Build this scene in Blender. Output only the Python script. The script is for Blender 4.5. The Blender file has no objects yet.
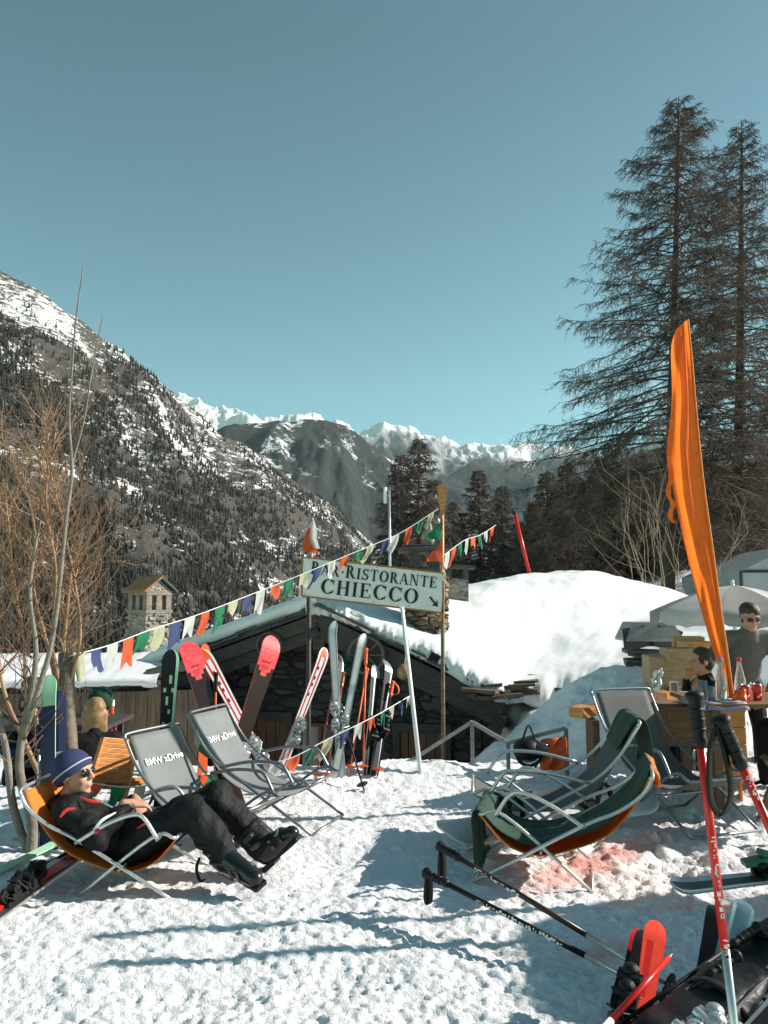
import bpy, bmesh, math, random
import numpy as np
from mathutils import Vector, Matrix, Euler, noise as mnoise
R = math.radians
sc = bpy.context.scene
C = bpy.data.collections.new('place'); sc.collection.children.link(C)
# ---------------------------------------------------------------- camera, sky, sun, exposure
F = 760.0; PITCH = R(6.6); EYE = 1.5
cam = bpy.data.cameras.new('camera'); camo = bpy.data.objects.new('camera', cam); C.objects.link(camo)
cam.sensor_fit = 'HORIZONTAL'; cam.sensor_width = 36; cam.lens = 36*F/768
cam.clip_start = 0.05; cam.clip_end = 60000
camo.location = (0, 0, EYE); camo.rotation_euler = (math.pi/2+PITCH, 0, 0)
sc.camera = camo
SUN_EL, SUN_AZ = 29.0, 8.0          # azimuth measured from +x towards +y (sun to the right, a little behind the scene)
w = bpy.data.worlds.new('World'); sc.world = w; w.use_nodes = True
nt = w.node_tree; nt.nodes.clear()
wo = nt.nodes.new('ShaderNodeOutputWorld'); bg = nt.nodes.new('ShaderNodeBackground')
sky = nt.nodes.new('ShaderNodeTexSky'); sky.sky_type = 'NISHITA'; sky.sun_disc = False
sky.sun_elevation = R(SUN_EL); sky.sun_rotation = R(90-SUN_AZ); sky.altitude = 1800; sky.air_density = 1.0; sky.dust_density = 0.3; sky.ozone_density = 1.0
tint = nt.nodes.new('ShaderNodeMix'); tint.data_type = 'RGBA'; tint.blend_type = 'MULTIPLY'; tint.inputs[0].default_value = 1
sc_tc = nt.nodes.new('ShaderNodeTexCoord'); sxyz = nt.nodes.new('ShaderNodeSeparateXYZ'); nt.links.new(sc_tc.outputs['Generated'], sxyz.inputs[0])
skr = nt.nodes.new('ShaderNodeValToRGB'); nt.links.new(sxyz.outputs[2], skr.inputs[0])       # colour balance of the air, horizon to zenith
skr.color_ramp.elements[0].position = .05; skr.color_ramp.elements[0].color = (.84, 1.16, .83, 1); skr.color_ramp.elements[1].position = .62; skr.color_ramp.elements[1].color = (.50, .70, .51, 1)
nt.links.new(skr.outputs[0], tint.inputs[7])
hs = nt.nodes.new('ShaderNodeHueSaturation'); hs.inputs['Saturation'].default_value = 1.08
nt.links.new(sky.outputs[0], hs.inputs['Color']); nt.links.new(hs.outputs[0], tint.inputs[6])
nt.links.new(tint.outputs[2], bg.inputs[0]); nt.links.new(bg.outputs[0], wo.inputs[0]); bg.inputs[1].default_value = 0.11
sl = bpy.data.lights.new('sun', 'SUN'); slo = bpy.data.objects.new('sun', sl); C.objects.link(slo)
sl.energy = 5.0; sl.angle = R(0.5); sl.color = (1.0, 0.93, 0.85)
SD = Vector((math.cos(R(SUN_EL))*math.cos(R(SUN_AZ)), math.cos(R(SUN_EL))*math.sin(R(SUN_AZ)), math.sin(R(SUN_EL))))
slo.rotation_euler = (-SD).to_track_quat('-Z', 'Y').to_euler(); slo.location = (10, 5, 12)
sc.view_settings.view_transform = 'Standard'; sc.view_settings.look = 'None'; sc.view_settings.gamma = 1
sc.view_settings.exposure = 0.88
sc.cycles.max_bounces = 6; sc.cycles.diffuse_bounces = 3; sc.cycles.transparent_max_bounces = 12; sc.cycles.volume_bounces = 0
sc.cycles.use_denoising = True
# ---------------------------------------------------------------- helpers
cp, sp = math.cos(PITCH), math.sin(PITCH)
def at(px, py, Y):
    u = (px-384)/F; v = (512-py)/F
    yy = cp-v*sp; zz = sp+v*cp; t = Y/yy
    return Vector((u*t, Y, EYE+zz*t))
def ground(px, py, z=0.0):
    u = (px-384)/F; v = (512-py)/F
    yy = cp-v*sp; zz = sp+v*cp; t = (z-EYE)/zz
    return Vector((u*t, yy*t, z))
rnd = random.Random(7)
OFF = {}
def V(*a): return Vector(a)
def frame(d, up=Vector((0, 0, 1))):
    d = d.normalized(); s = d.cross(up)
    if s.length < 1e-4: s = d.cross(Vector((1, 0, 0)))
    s.normalize(); return d, s, s.cross(d)
class MB:
    def __init__(s): s.v = []; s.f = []; s.m = []
    def add(s, vs, fs, m=0):
        b = len(s.v); s.v += [tuple(x) for x in vs]
        s.f += [tuple(b+i for i in f) for f in fs]; s.m += [m]*len(fs); return s
    def box(s, c, size, X=None, Y=None, m=0):
        X = Vector(X).normalized() if X is not None else Vector((1, 0, 0))
        Y = Vector(Y).normalized() if Y is not None else Vector((0, 1, 0))
        Z = X.cross(Y).normalized(); Y = Z.cross(X); c = Vector(c)
        a, b, d = size[0]/2, size[1]/2, size[2]/2
        vs = [c+X*a*i+Y*b*j+Z*d*k for i in (-1, 1) for j in (-1, 1) for k in (-1, 1)]
        return s.add(vs, [(0, 1, 3, 2), (4, 6, 7, 5), (0, 4, 5, 1), (2, 3, 7, 6), (0, 2, 6, 4), (1, 5, 7, 3)], m)
    def beam(s, a, b, wd, ht, up=(0, 0, 1), m=0):
        a = Vector(a); b = Vector(b); d, sd, u = frame(b-a, Vector(up))
        return s.box((a+b)/2, ((b-a).length, wd, ht), d, -sd, m)
    def tube(s, pts, r, n=8, m=0, caps=True, squash=None):
        pts = [Vector(p) for p in pts]; k = len(pts)
        rs = [r]*k if isinstance(r, (int, float)) else list(r)
        T = []
        for i in range(k):
            a = pts[max(i-1, 0)]; b = pts[min(i+1, k-1)]; t = (b-a)
            T.append(t.normalized() if t.length > 1e-9 else Vector((0, 0, 1)))
        d, sd, u = frame(T[0]); vs = []
        for i in range(k):
            sd = (sd-T[i]*sd.dot(T[i])).normalized(); u = sd.cross(T[i])
            q = squash or (1, 1)
            for j in range(n):
                a = 2*math.pi*j/n
                vs.append(pts[i]+sd*math.cos(a)*rs[i]*q[0]+u*math.sin(a)*rs[i]*q[1])
        fs = [(i*n+j, i*n+(j+1) % n, (i+1)*n+(j+1) % n, (i+1)*n+j) for i in range(k-1) for j in range(n)]
        if caps: fs += [tuple(range(n))[::-1], tuple((k-1)*n+j for j in range(n))]
        return s.add(vs, fs, m)
    def cap(s, a, b, r1, r2=None, n=10, m=0, squash=None):     # capsule / rounded limb
        r2 = r1 if r2 is None else r2; a = Vector(a); b = Vector(b); d = (b-a).normalized()
        pts = []; rs = []
        for k in (-80, -55, -25): pts.append(a+d*r1*math.sin(R(k))); rs.append(r1*math.cos(R(k)))
        for k in (0, .33, .66, 1): pts.append(a.lerp(b, k)); rs.append(r1+(r2-r1)*k)
        for k in (25, 55, 80): pts.append(b+d*r2*math.sin(R(k))); rs.append(r2*math.cos(R(k)))
        return s.tube(pts, rs, n, m, squash=squash)
    def ell(s, c, rr, X=(1, 0, 0), Y=(0, 1, 0), n=14, k=10, m=0, half=None):
        X = Vector(X).normalized(); Y = Vector(Y).normalized(); Z = X.cross(Y).normalized(); Y = Z.cross(X); c = Vector(c)
        vs = []; lo = -90 if half is None else half
        for i in range(k+1):
            a = R(lo+(90-lo)*i/k)
            for j in range(n):
                b = 2*math.pi*j/n
                vs.append(c+X*rr[0]*math.cos(a)*math.cos(b)+Y*rr[1]*math.cos(a)*math.sin(b)+Z*rr[2]*math.sin(a))
        fs = [(i*n+j, i*n+(j+1) % n, (i+1)*n+(j+1) % n, (i+1)*n+j) for i in range(k) for j in range(n)]
        if half is not None: fs.append(tuple(range(n))[::-1])
        return s.add(vs, fs, m)
    def lathe(s, o, prof, axis=(0, 0, 1), n=16, m=0):           # prof: (radius, height)
        d, sd, u = frame(Vector(axis), Vector((0, 1, 0)) if abs(Vector(axis).normalized().z) > .9 else Vector((0, 0, 1))); o = Vector(o)
        k = len(prof); vs = []
        for r, h in prof:
            for j in range(n):
                a = 2*math.pi*j/n; vs.append(o+d*h+sd*math.cos(a)*r+u*math.sin(a)*r)
        fs = [(i*n+j, i*n+(j+1) % n, (i+1)*n+(j+1) % n, (i+1)*n+j) for i in range(k-1) for j in range(n)]
        fs += [tuple(range(n))[::-1], tuple((k-1)*n+j for j in range(n))]
        return s.add(vs, fs, m)
    def grid(s, P, m=0, thick=None, cyc=False):                # P[i][j] points; thick = (vector or scalar along normal)
        a = len(P); b = len(P[0]); vs = [Vector(p) for r in P for p in r]
        fs = [(i*b+j, i*b+j+1, (i+1)*b+j+1, (i+1)*b+j) for i in range(a-1) for j in range(b-1)]
        if thick is None: return s.add(vs, fs, m)
        nv = []
        for i in range(a):
            for j in range(b):
                g = lambda x, y: vs[min(max(x, 0), a-1)*b+min(max(y, 0), b-1)]
                q = (g(i+1, j)-g(i-1, j)).cross(g(i, j+1)-g(i, j-1))
                q = q.normalized() if q.length > 1e-12 else Vector((0, 0, 1)); nv.append(vs[i*b+j]+q*thick)
        o = a*b; fs2 = fs+[tuple(x+o for x in f)[::-1] for f in fs]
        for i in range(a-1): fs2 += [(i*b, (i+1)*b, o+(i+1)*b, o+i*b), (i*b+b-1, o+i*b+b-1, o+(i+1)*b+b-1, (i+1)*b+b-1)]
        for j in range(b-1): fs2 += [(j, o+j, o+j+1, j+1), ((a-1)*b+j, (a-1)*b+j+1, o+(a-1)*b+j+1, o+(a-1)*b+j)]
        return s.add(vs+nv, fs2, m)
    def prism(s, poly, ext, m=0):                              # poly: list of 3D points, ext: vector
        n = len(poly); e = Vector(ext); vs = [Vector(p) for p in poly]+[Vector(p)+e for p in poly]
        return s.add(vs, [tuple(range(n))[::-1], tuple(range(n, 2*n))]+[(i, (i+1) % n, n+(i+1) % n, n+i) for i in range(n)], m)
    def build(s, name, mats, parent=None, smooth=False, bevel=0, sub=0, remesh=0, fix=True, **props):
        me = bpy.data.meshes.new(name); off = OFF.get(parent.name, Vector()) if parent else Vector()
        vv = [(x[0]-off[0], x[1]-off[1], x[2]-off[2]) for x in s.v] if off.length else s.v
        me.from_pydata(vv, [], s.f)
        mats = mats if isinstance(mats, (list, tuple)) else [mats]
        for q in mats: me.materials.append(q)
        me.polygons.foreach_set('material_index', s.m)
        me.update()
        if fix:
            bm = bmesh.new(); bm.from_mesh(me); bmesh.ops.recalc_face_normals(bm, faces=bm.faces); bm.to_mesh(me); bm.free()
        if smooth: me.polygons.foreach_set('use_smooth', [True]*len(me.polygons))
        o = bpy.data.objects.new(name, me); C.objects.link(o)
        if parent: o.parent = parent; OFF[o.name] = off
        if remesh:
            q = o.modifiers.new('r', 'REMESH'); q.mode = 'VOXEL'; q.voxel_size = remesh; q.use_smooth_shade = True
            q = o.modifiers.new('s', 'SMOOTH'); q.factor = .5; q.iterations = 3
        if bevel: q = o.modifiers.new('b', 'BEVEL'); q.width = bevel; q.segments = 2; q.limit_method = 'ANGLE'
        if sub: q = o.modifiers.new('u', 'SUBSURF'); q.levels = sub; q.render_levels = sub
        if props: tag(o, **props)
        return o
def npmesh(name, v, f, mats, parent=None, smooth=False, midx=None):
    v = np.asarray(v, np.float32); f = np.asarray(f, np.int32); n = f.shape[1]
    off = OFF.get(parent.name, Vector()) if parent else Vector()
    if off.length: v = v-np.array(off, np.float32)
    me = bpy.data.meshes.new(name); me.vertices.add(len(v)); me.vertices.foreach_set('co', v.ravel())
    me.loops.add(f.size); me.loops.foreach_set('vertex_index', f.ravel())
    me.polygons.add(len(f)); me.polygons.foreach_set('loop_start', np.arange(0, f.size, n, dtype=np.int32))
    me.polygons.foreach_set('loop_total', np.full(len(f), n, np.int32))
    for q in (mats if isinstance(mats, (list, tuple)) else [mats]): me.materials.append(q)
    if midx is not None: me.polygons.foreach_set('material_index', np.asarray(midx, np.int32))
    me.update(calc_edges=True); me.validate()
    if smooth: me.polygons.foreach_set('use_smooth', [True]*len(me.polygons))
    o = bpy.data.objects.new(name, me); C.objects.link(o)
    if parent: o.parent = parent; OFF[o.name] = off
    return o
def tag(o, label=None, cat=None, group=None, kind=None):
    if label: o['label'] = label
    if cat: o['category'] = cat
    if group: o['group'] = group
    if kind: o['kind'] = kind
    return o
def thing(name, label, cat, loc=(0, 0, 0), group=None, rz=0, local=False):
    o = bpy.data.objects.new(name, None); C.objects.link(o); o.location = loc; o.empty_display_size = .1
    o.rotation_euler = (0, 0, rz)
    OFF[o.name] = Vector() if (local or rz) else Vector(loc)
    return tag(o, label, cat, group)
def polyx(pts, n=8):                                           # Catmull-Rom through 3D points
    P = [Vector(p) for p in pts]; P = [P[0]*2-P[1]]+P+[P[-1]*2-P[-2]]; out = []
    for i in range(1, len(P)-2):
        for k in range(n):
            t = k/n; a, b, c, d = P[i-1:i+3]
            out.append(.5*((2*b)+(c-a)*t+(2*a-5*b+4*c-d)*t*t+(3*b-a-3*c+d)*t**3))
    return out+[P[-2]]
# numpy gradient noise
def perlin(x, y, seed=0):
    x = np.asarray(x, float); y = np.asarray(y, float)
    xi = np.floor(x).astype(np.int64); yi = np.floor(y).astype(np.int64); xf = x-xi; yf = y-yi
    def g(ix, iy, dx, dy):
        h = (ix*374761393+iy*668265263+seed*974711) & 0xffffffff
        h = ((h ^ (h >> 13))*1274126177) & 0xffffffff; h = h ^ (h >> 16)
        a = (h & 0xffff)/65535*2*np.pi
        return np.cos(a)*dx+np.sin(a)*dy
    u = xf*xf*xf*(xf*(xf*6-15)+10); v = yf*yf*yf*(yf*(yf*6-15)+10)
    n0 = g(xi, yi, xf, yf)*(1-u)+g(xi+1, yi, xf-1, yf)*u
    n1 = g(xi, yi+1, xf, yf-1)*(1-u)+g(xi+1, yi+1, xf-1, yf-1)*u
    return (n0*(1-v)+n1*v)*1.5
def fbm(x, y, o=4, seed=0, ridge=False):
    s = 0; a = 1; t = 0
    for i in range(o):
        n = perlin(np.asarray(x)*2**i, np.asarray(y)*2**i, seed+i)
        s = s+a*((1-2*np.abs(n)) if ridge else n); t += a; a *= .5
    return s/t
def smooth(a, b, x):
    t = np.clip((np.asarray(x, float)-a)/(b-a), 0, 1); return t*t*(3-2*t)
# ---------------------------------------------------------------- materials
MATS = {}
def mat(name, col, rough=.6, metal=0, var=.12, scale=8, bump=0, bscale=40, col2=None, spec=.4, trans=0, emit=None, sheen=0, stretch=None):
    if name in MATS: return MATS[name]
    m = bpy.data.materials.new(name); MATS[name] = m; m.use_nodes = True; t = m.node_tree; b = t.nodes['Principled BSDF']
    b.inputs['Roughness'].default_value = rough; b.inputs['Metallic'].default_value = metal
    b.inputs['Specular IOR Level'].default_value = spec
    if sheen: b.inputs['Sheen Weight'].default_value = sheen
    if trans: b.inputs['Transmission Weight'].default_value = trans
    tc = t.nodes.new('ShaderNodeTexCoord'); mp = t.nodes.new('ShaderNodeMapping'); t.links.new(tc.outputs['Object'], mp.inputs[0])
    if stretch: mp.inputs['Scale'].default_value = stretch
    c2 = col2 or tuple(c*(1-var*2.2) for c in col)
    if var or col2:
        n = t.nodes.new('ShaderNodeTexNoise'); n.inputs['Scale'].default_value = scale; n.inputs['Detail'].default_value = 6; n.inputs['Roughness'].default_value = .65
        t.links.new(mp.outputs[0], n.inputs[0])
        r = t.nodes.new('ShaderNodeValToRGB'); t.links.new(n.outputs[0], r.inputs[0])
        r.color_ramp.elements[0].position = .33; r.color_ramp.elements[1].position = .62
        r.color_ramp.elements[0].color = (*c2, 1); r.color_ramp.elements[1].color = (*col, 1)
        t.links.new(r.outputs[0], b.inputs['Base Color'])
    else: b.inputs['Base Color'].default_value = (*col, 1)
    if bump:
        n2 = t.nodes.new('ShaderNodeTexNoise'); n2.inputs['Scale'].default_value = bscale; n2.inputs['Detail'].default_value = 5
        t.links.new(mp.outputs[0], n2.inputs[0]); bp = t.nodes.new('ShaderNodeBump'); bp.inputs['Strength'].default_value = bump; bp.inputs['Distance'].default_value = .3/bscale*2
        t.links.new(n2.outputs[0], bp.inputs['Height']); t.links.new(bp.outputs[0], b.inputs['Normal'])
    return m
def cloth_trans(name, col, f=.45, thru=0.0):                   # thin cloth that lets light through
    m = mat(name, col, .8, var=.08, scale=12, bump=.3, bscale=120); t = m.node_tree; b = t.nodes['Principled BSDF']
    tr = t.nodes.new('ShaderNodeBsdfTranslucent'); mx = t.nodes.new('ShaderNodeMixShader'); mx.inputs[0].default_value = f
    src = b.inputs['Base Color'].links[0].from_socket; t.links.new(src, tr.inputs[0])
    out = [n for n in t.nodes if n.type == 'OUTPUT_MATERIAL'][0]
    t.links.new(b.outputs[0], mx.inputs[1]); t.links.new(tr.outputs[0], mx.inputs[2]); t.links.new(mx.outputs[0], out.inputs[0])
    return m
class NT:
    def __init__(s, name):
        s.m = bpy.data.materials.new(name); MATS[name] = s.m; s.m.use_nodes = True; s.t = s.m.node_tree; s.b = s.t.nodes['Principled BSDF']
        s.tc = s.t.nodes.new('ShaderNodeTexCoord')
    def n(s, typ, ins=None, **k):
        o = s.t.nodes.new(typ)
        for a, b in k.items(): setattr(o, a, b)
        for a, b in (ins or {}).items():
            if isinstance(b, bpy.types.NodeSocket): s.t.links.new(b, o.inputs[a])
            else: o.inputs[a].default_value = b
        return o
    def noise(s, vec, scale, detail=5, rough=.6): return s.n('ShaderNodeTexNoise', {'Vector': vec, 'Scale': scale, 'Detail': detail, 'Roughness': rough}).outputs[0]
    def map(s, vec, scale): return s.n('ShaderNodeMapping', {'Vector': vec, 'Scale': scale}).outputs[0]
    def ramp(s, fac, stops):
        r = s.n('ShaderNodeValToRGB', {'Fac': fac}); e = r.color_ramp.elements
        while len(e) < len(stops): e.new(.5)
        for k, (p, c) in enumerate(stops): e[k].position = p; e[k].color = (*c, 1) if len(c) == 3 else c
        return r.outputs[0]
    def math(s, op, a, b=0.0, clamp=False): 
        o = s.n('ShaderNodeMath', {0: a, 1: b}, operation=op); o.use_clamp = clamp; return o.outputs[0]
    def mix(s, f, a, b): return s.n('ShaderNodeMix', {0: f, 6: a, 7: b}, data_type='RGBA').outputs[2]
    def bump(s, h, st, dist): s.t.links.new(s.n('ShaderNodeBump', {'Height': h, 'Strength': st, 'Distance': dist}).outputs[0], s.b.inputs['Normal'])
    def col(s, c): s.t.links.new(c, s.b.inputs['Base Color'])
def wood(name, c1, c2, scale=1.0, axis=(1, 12, 12), rough=.7):
    n = NT(name); v = n.map(n.tc.outputs['Object'], tuple(a*scale for a in axis)); a = n.noise(v, 3, 6)
    n.col(n.ramp(a, [(.3, c2), (.65, c1)])); n.bump(a, .5, .004); n.b.inputs['Roughness'].default_value = rough; return n.m
def stone(name, c1, c2, mortar, sc_=(5, 5, 11), bumpd=.03):
    n = NT(name); v = n.tc.outputs['Object']
    d = n.noise(v, 6, 3); v2 = n.n('ShaderNodeMix', {0: .06, 4: n.map(v, sc_), 5: n.n('ShaderNodeTexNoise', {'Vector': v, 'Scale': 6.0}).outputs[1]}, data_type='VECTOR').outputs[1]
    vo = n.n('ShaderNodeTexVoronoi', {'Vector': v2, 'Scale': 1.0}, feature='F1'); ve = n.n('ShaderNodeTexVoronoi', {'Vector': v2, 'Scale': 1.0}, feature='DISTANCE_TO_EDGE')
    g = n.n('ShaderNodeSeparateColor', {0: vo.outputs['Color']}).outputs[0]
    c = n.ramp(g, [(0, c2), (.5, tuple((p+q)/2 for p, q in zip(c1, c2))), (1, c1)])
    fine = n.noise(v, 25, 6); c = n.n('ShaderNodeMix', {0: .5, 6: c, 7: n.ramp(fine, [(.3, (.35, .35, .35)), (.7, (1, 1, 1))])}, data_type='RGBA', blend_type='MULTIPLY').outputs[2]
    e = n.ramp(ve.outputs['Distance'], [(.03, (0, 0, 0)), (.12, (1, 1, 1))])
    n.col(n.mix(e, (*mortar, 1), c)); h = n.math('ADD', e, n.math('MULTIPLY', fine, .4)); n.bump(h, .9, bumpd); n.b.inputs['Roughness'].default_value = .9
    return n.m
# ---------------------------------------------------------------- snow
def snow_mat(name, red_tint=False, lump=1.0):
    n = NT(name); v = n.tc.outputs['Object']
    a = n.noise(v, 14*lump, 8, .72); b = n.noise(v, 55*lump, 4, .6); c = n.noise(v, 2.2, 3)
    h = n.math('ADD', n.math('MULTIPLY', a, 1.0), n.math('MULTIPLY', b, .35))
    n.bump(h, .9, .032/lump)
    base = n.ramp(c, [(.3, (.80, .81, .82)), (.7, (.86, .86, .86))])
    dirt = n.ramp(n.noise(v, 9, 7, .8), [(.28, (.60, .585, .56)), (.42, (1, 1, 1))])
    col = n.n('ShaderNodeMix', {0: .8, 6: base, 7: dirt}, data_type='RGBA', blend_type='MULTIPLY').outputs[2]
    if red_tint:
        at_ = n.n('ShaderNodeAttribute', attribute_name='red_tint').outputs['Fac']
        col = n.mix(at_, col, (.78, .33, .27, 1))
    n.col(col); n.b.inputs['Roughness'].default_value = .65; n.b.inputs['Specular IOR Level'].default_value = .25
    return n.m
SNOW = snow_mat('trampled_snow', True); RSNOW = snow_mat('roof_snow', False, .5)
# smooth deep snow: softer bump
nn = NT('deep_snow'); vv_ = nn.tc.outputs['Object']; nn.bump(nn.noise(vv_, 5, 6, .6), .35, .03)
nn.col(nn.ramp(nn.noise(vv_, 1.2, 4), [(.3, (.66, .665, .67)), (.7, (.74, .74, .74))])); nn.b.inputs['Roughness'].default_value = .6; nn.b.inputs['Specular IOR Level'].default_value = .2
DSNOW = nn.m

def H(x, y, detail=True):
    x = np.asarray(x, float); y = np.asarray(y, float)
    edge = 7.15+0.12*np.sin(x*2.1)+.1*np.sin(x*5.3+1)
    hole = smooth(-3.3, -2.5, x)*(1-smooth(1.0, 1.9, x+.0*y))
    z = -1.7*smooth(0, .75, y-edge)*hole*(1-smooth(24, 34, y))
    z = z+0.10*np.exp(-((y-edge+.45)/.35)**2)*smooth(-1.6, -.9, x)*(1-smooth(.6, 1.0, x))         # ploughed berm where the skis stand
    z = z-0.35*smooth(6.2, 7.5, y)*(1-smooth(-3.3, -2.3, x))
    z = z-0.25*smooth(10, 16, y)*(1-smooth(-3.3, -2.3, x))
    # heaped snow in front of the lodge's right end
    bx, by = x-2.7, y-8.35
    by = y-8.9; z = np.maximum(z, -1.7+2.27*np.exp(-(np.abs(bx)/np.where(bx > 0, 3.2, 2.35))**np.where(bx > 0, 2.6, 1.7)-(np.abs(by)/np.where(by > 0, 1.9, 2.7))**2.6))
    z = z+smooth(8.5, 10, y)*smooth(1.6, 3, x)*.3
    # ground beyond: falls away to the left, rises to the right
    far = np.clip(y-16, 0, None)
    side = x/np.maximum(y, 1)
    z = z+np.where(side > .1, 1, 0)*smooth(.1, .45, side)*far*.15*np.clip(1-far/900, 0, 1)
    z = z-far*.30*(1-smooth(-.15, .15, side))*np.clip(1-far/1500, .3, 1)
    z = z-far*.10*(smooth(-.15, .1, side))*(1-smooth(.1, .3, side))
    z = np.maximum(z, -260-.02*far)
    if detail:
        near = 1-smooth(14, 25, y)
        tr = .55+.45*smooth(.5, 1.6, x)*smooth(3.5, 4.5, y)
        lumps = fbm(x*2.3, y*2.3, 5, 3)
        bil = np.abs(fbm(x*3.7+fbm(x*2, y*2, 2, 9), y*3.7, 4, 11))
        foot = perlin(x*3.1, y*3.1, 21)
        z = z+near*(.030*lumps+.11*(bil-.12)*(.04+1.0*smooth(.6, 1.8, x)*smooth(3.2, 4.2, y)*(1-.85*smooth(7.2, 7.8, y)))+.015*fbm(x*14, y*14, 3, 5)*tr)
        z = z+near*(.012*smooth(-.5, .6, fbm(x*6+.6*fbm(x*5, y*5, 2, 71), y*8, 5, 31)))*(.5+.5*tr)
        for k_ in range(3):                                        # trodden paths
            yc = 3.3+.75*k_+.35*np.sin(x*.8+k_*2)+.1*np.sin(x*3.1+k_); z = z-near*.03*np.exp(-((y-yc)/.16)**2)*(.5+perlin(x*3.3, y*1.0, 90+k_))+near*.008*fbm(x*20, y*30, 4, 43)
        z = z+near*.2*fbm(x*1.9, y*1.9, 4, 51)*np.exp(-((x-2.0)/1.9)**2-((y-8.4)/1.2)**2)
        z = z+(1-near)*.4*fbm(x*.2, y*.2, 3, 8)
    return z
def h0(x, y): return float(H([x], [y])[0])
def gnd(px, py, it=12):                                        # where the line of sight meets the snow
    z = 0
    for _ in range(it): p = ground(px, py, z); z = .5*z+.5*h0(p.x, p.y)
    p = ground(px, py, z); p.z = h0(p.x, p.y); return p
def rings():
    r = [0.35]
    while r[-1] < 1.8: r.append(r[-1]*1.03)
    while r[-1] < 9.5: r.append(r[-1]*1.0042)
    while r[-1] < 30: r.append(r[-1]*1.012)
    while r[-1] < 4000: r.append(r[-1]*1.05)
    return np.array(r)
rr = rings(); th = np.concatenate([np.arange(-85, -32, 1.0), np.arange(-32, 32, .19), np.arange(32, 86, 1.0)])*math.pi/180
RR, TT = np.meshgrid(rr, th, indexing='ij'); X = RR*np.sin(TT); Yy = RR*np.cos(TT); Z = H(X, Yy)
a, b = X.shape; idx = np.arange(a*b).reshape(a, b)
q = np.stack([idx[:-1, :-1], idx[:-1, 1:], idx[1:, 1:], idx[1:, :-1]], -1).reshape(-1, 4)[:, ::-1]
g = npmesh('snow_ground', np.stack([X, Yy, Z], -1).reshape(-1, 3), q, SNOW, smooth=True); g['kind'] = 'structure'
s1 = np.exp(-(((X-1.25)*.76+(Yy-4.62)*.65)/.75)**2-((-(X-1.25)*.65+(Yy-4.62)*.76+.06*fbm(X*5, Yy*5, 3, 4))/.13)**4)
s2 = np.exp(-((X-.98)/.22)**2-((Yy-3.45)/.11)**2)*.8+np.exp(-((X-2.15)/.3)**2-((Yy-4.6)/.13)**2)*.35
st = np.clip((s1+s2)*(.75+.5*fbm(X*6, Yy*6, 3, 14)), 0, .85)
at1 = g.data.attributes.new('red_tint', 'FLOAT', 'POINT'); at1.data.foreach_set('value', st.ravel().astype(np.float32))  # mask of a reddish streak and small patches in the snow colour
# ---------------------------------------------------------------- mountains
def lerp_pts(P, n):
    P = np.array(P, float); s = np.linspace(0, len(P)-1, n); i = np.minimum(s.astype(int), len(P)-2); t = (s-i)[:, None]
    return P[i]*(1-t)+P[i+1]*t
def mountain(name, ridge, foot_y, foot_z, nu, nv, material, amp, nscale, seed, pw=1.0, jag=3, rid=.6, back=.35, crest=.8, jf=.35, jw=.12, joff=.35):
    rp = lerp_pts(ridge, nu); Rg = np.array([at(*p) for p in rp]); ang = Rg[:, 0]/Rg[:, 1]
    fy = np.interp(np.linspace(0, 1, nu), np.linspace(0, 1, len(foot_y)), foot_y)
    Fo = np.stack([ang*fy*1.0, fy, np.full(nu, foot_z)], -1)
    v = np.linspace(0, 1+back, nv)[None, :, None]
    P = Fo[:, None]+(Rg-Fo)[:, None]*v
    vz = v[..., 0]; up = np.where(vz <= 1, vz**pw, 1-(vz-1)*1.2)
    P[..., 2] = foot_z+(Rg[:, 2]-foot_z)[:, None]*up
    x, y = P[..., 0], P[..., 1]
    nz = rid*(fbm(x/nscale, y/nscale*.6, 7, seed, True)-.35)+(1-rid)*fbm(x/nscale*2, y/nscale*2, 6, seed+9)
    w_ = np.clip(vz*4, 0, 1)*(1-crest*np.exp(-((vz-1)/.10)**2))
    P[..., 2] += amp*nz*w_
    P[..., 2] += np.exp(-((vz-1)/jw)**2)*jag*(fbm(x/nscale/jf, y/nscale/jf, 7, seed+3, True)-joff)
    idx = np.arange(nu*nv).reshape(nu, nv)
    q = np.stack([idx[:-1, :-1], idx[1:, :-1], idx[1:, 1:], idx[:-1, 1:]], -1).reshape(-1, 4)
    o = npmesh(name, P.reshape(-1, 3), q, material, smooth=True); o['kind'] = 'structure'
    return o, P, vz
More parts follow.
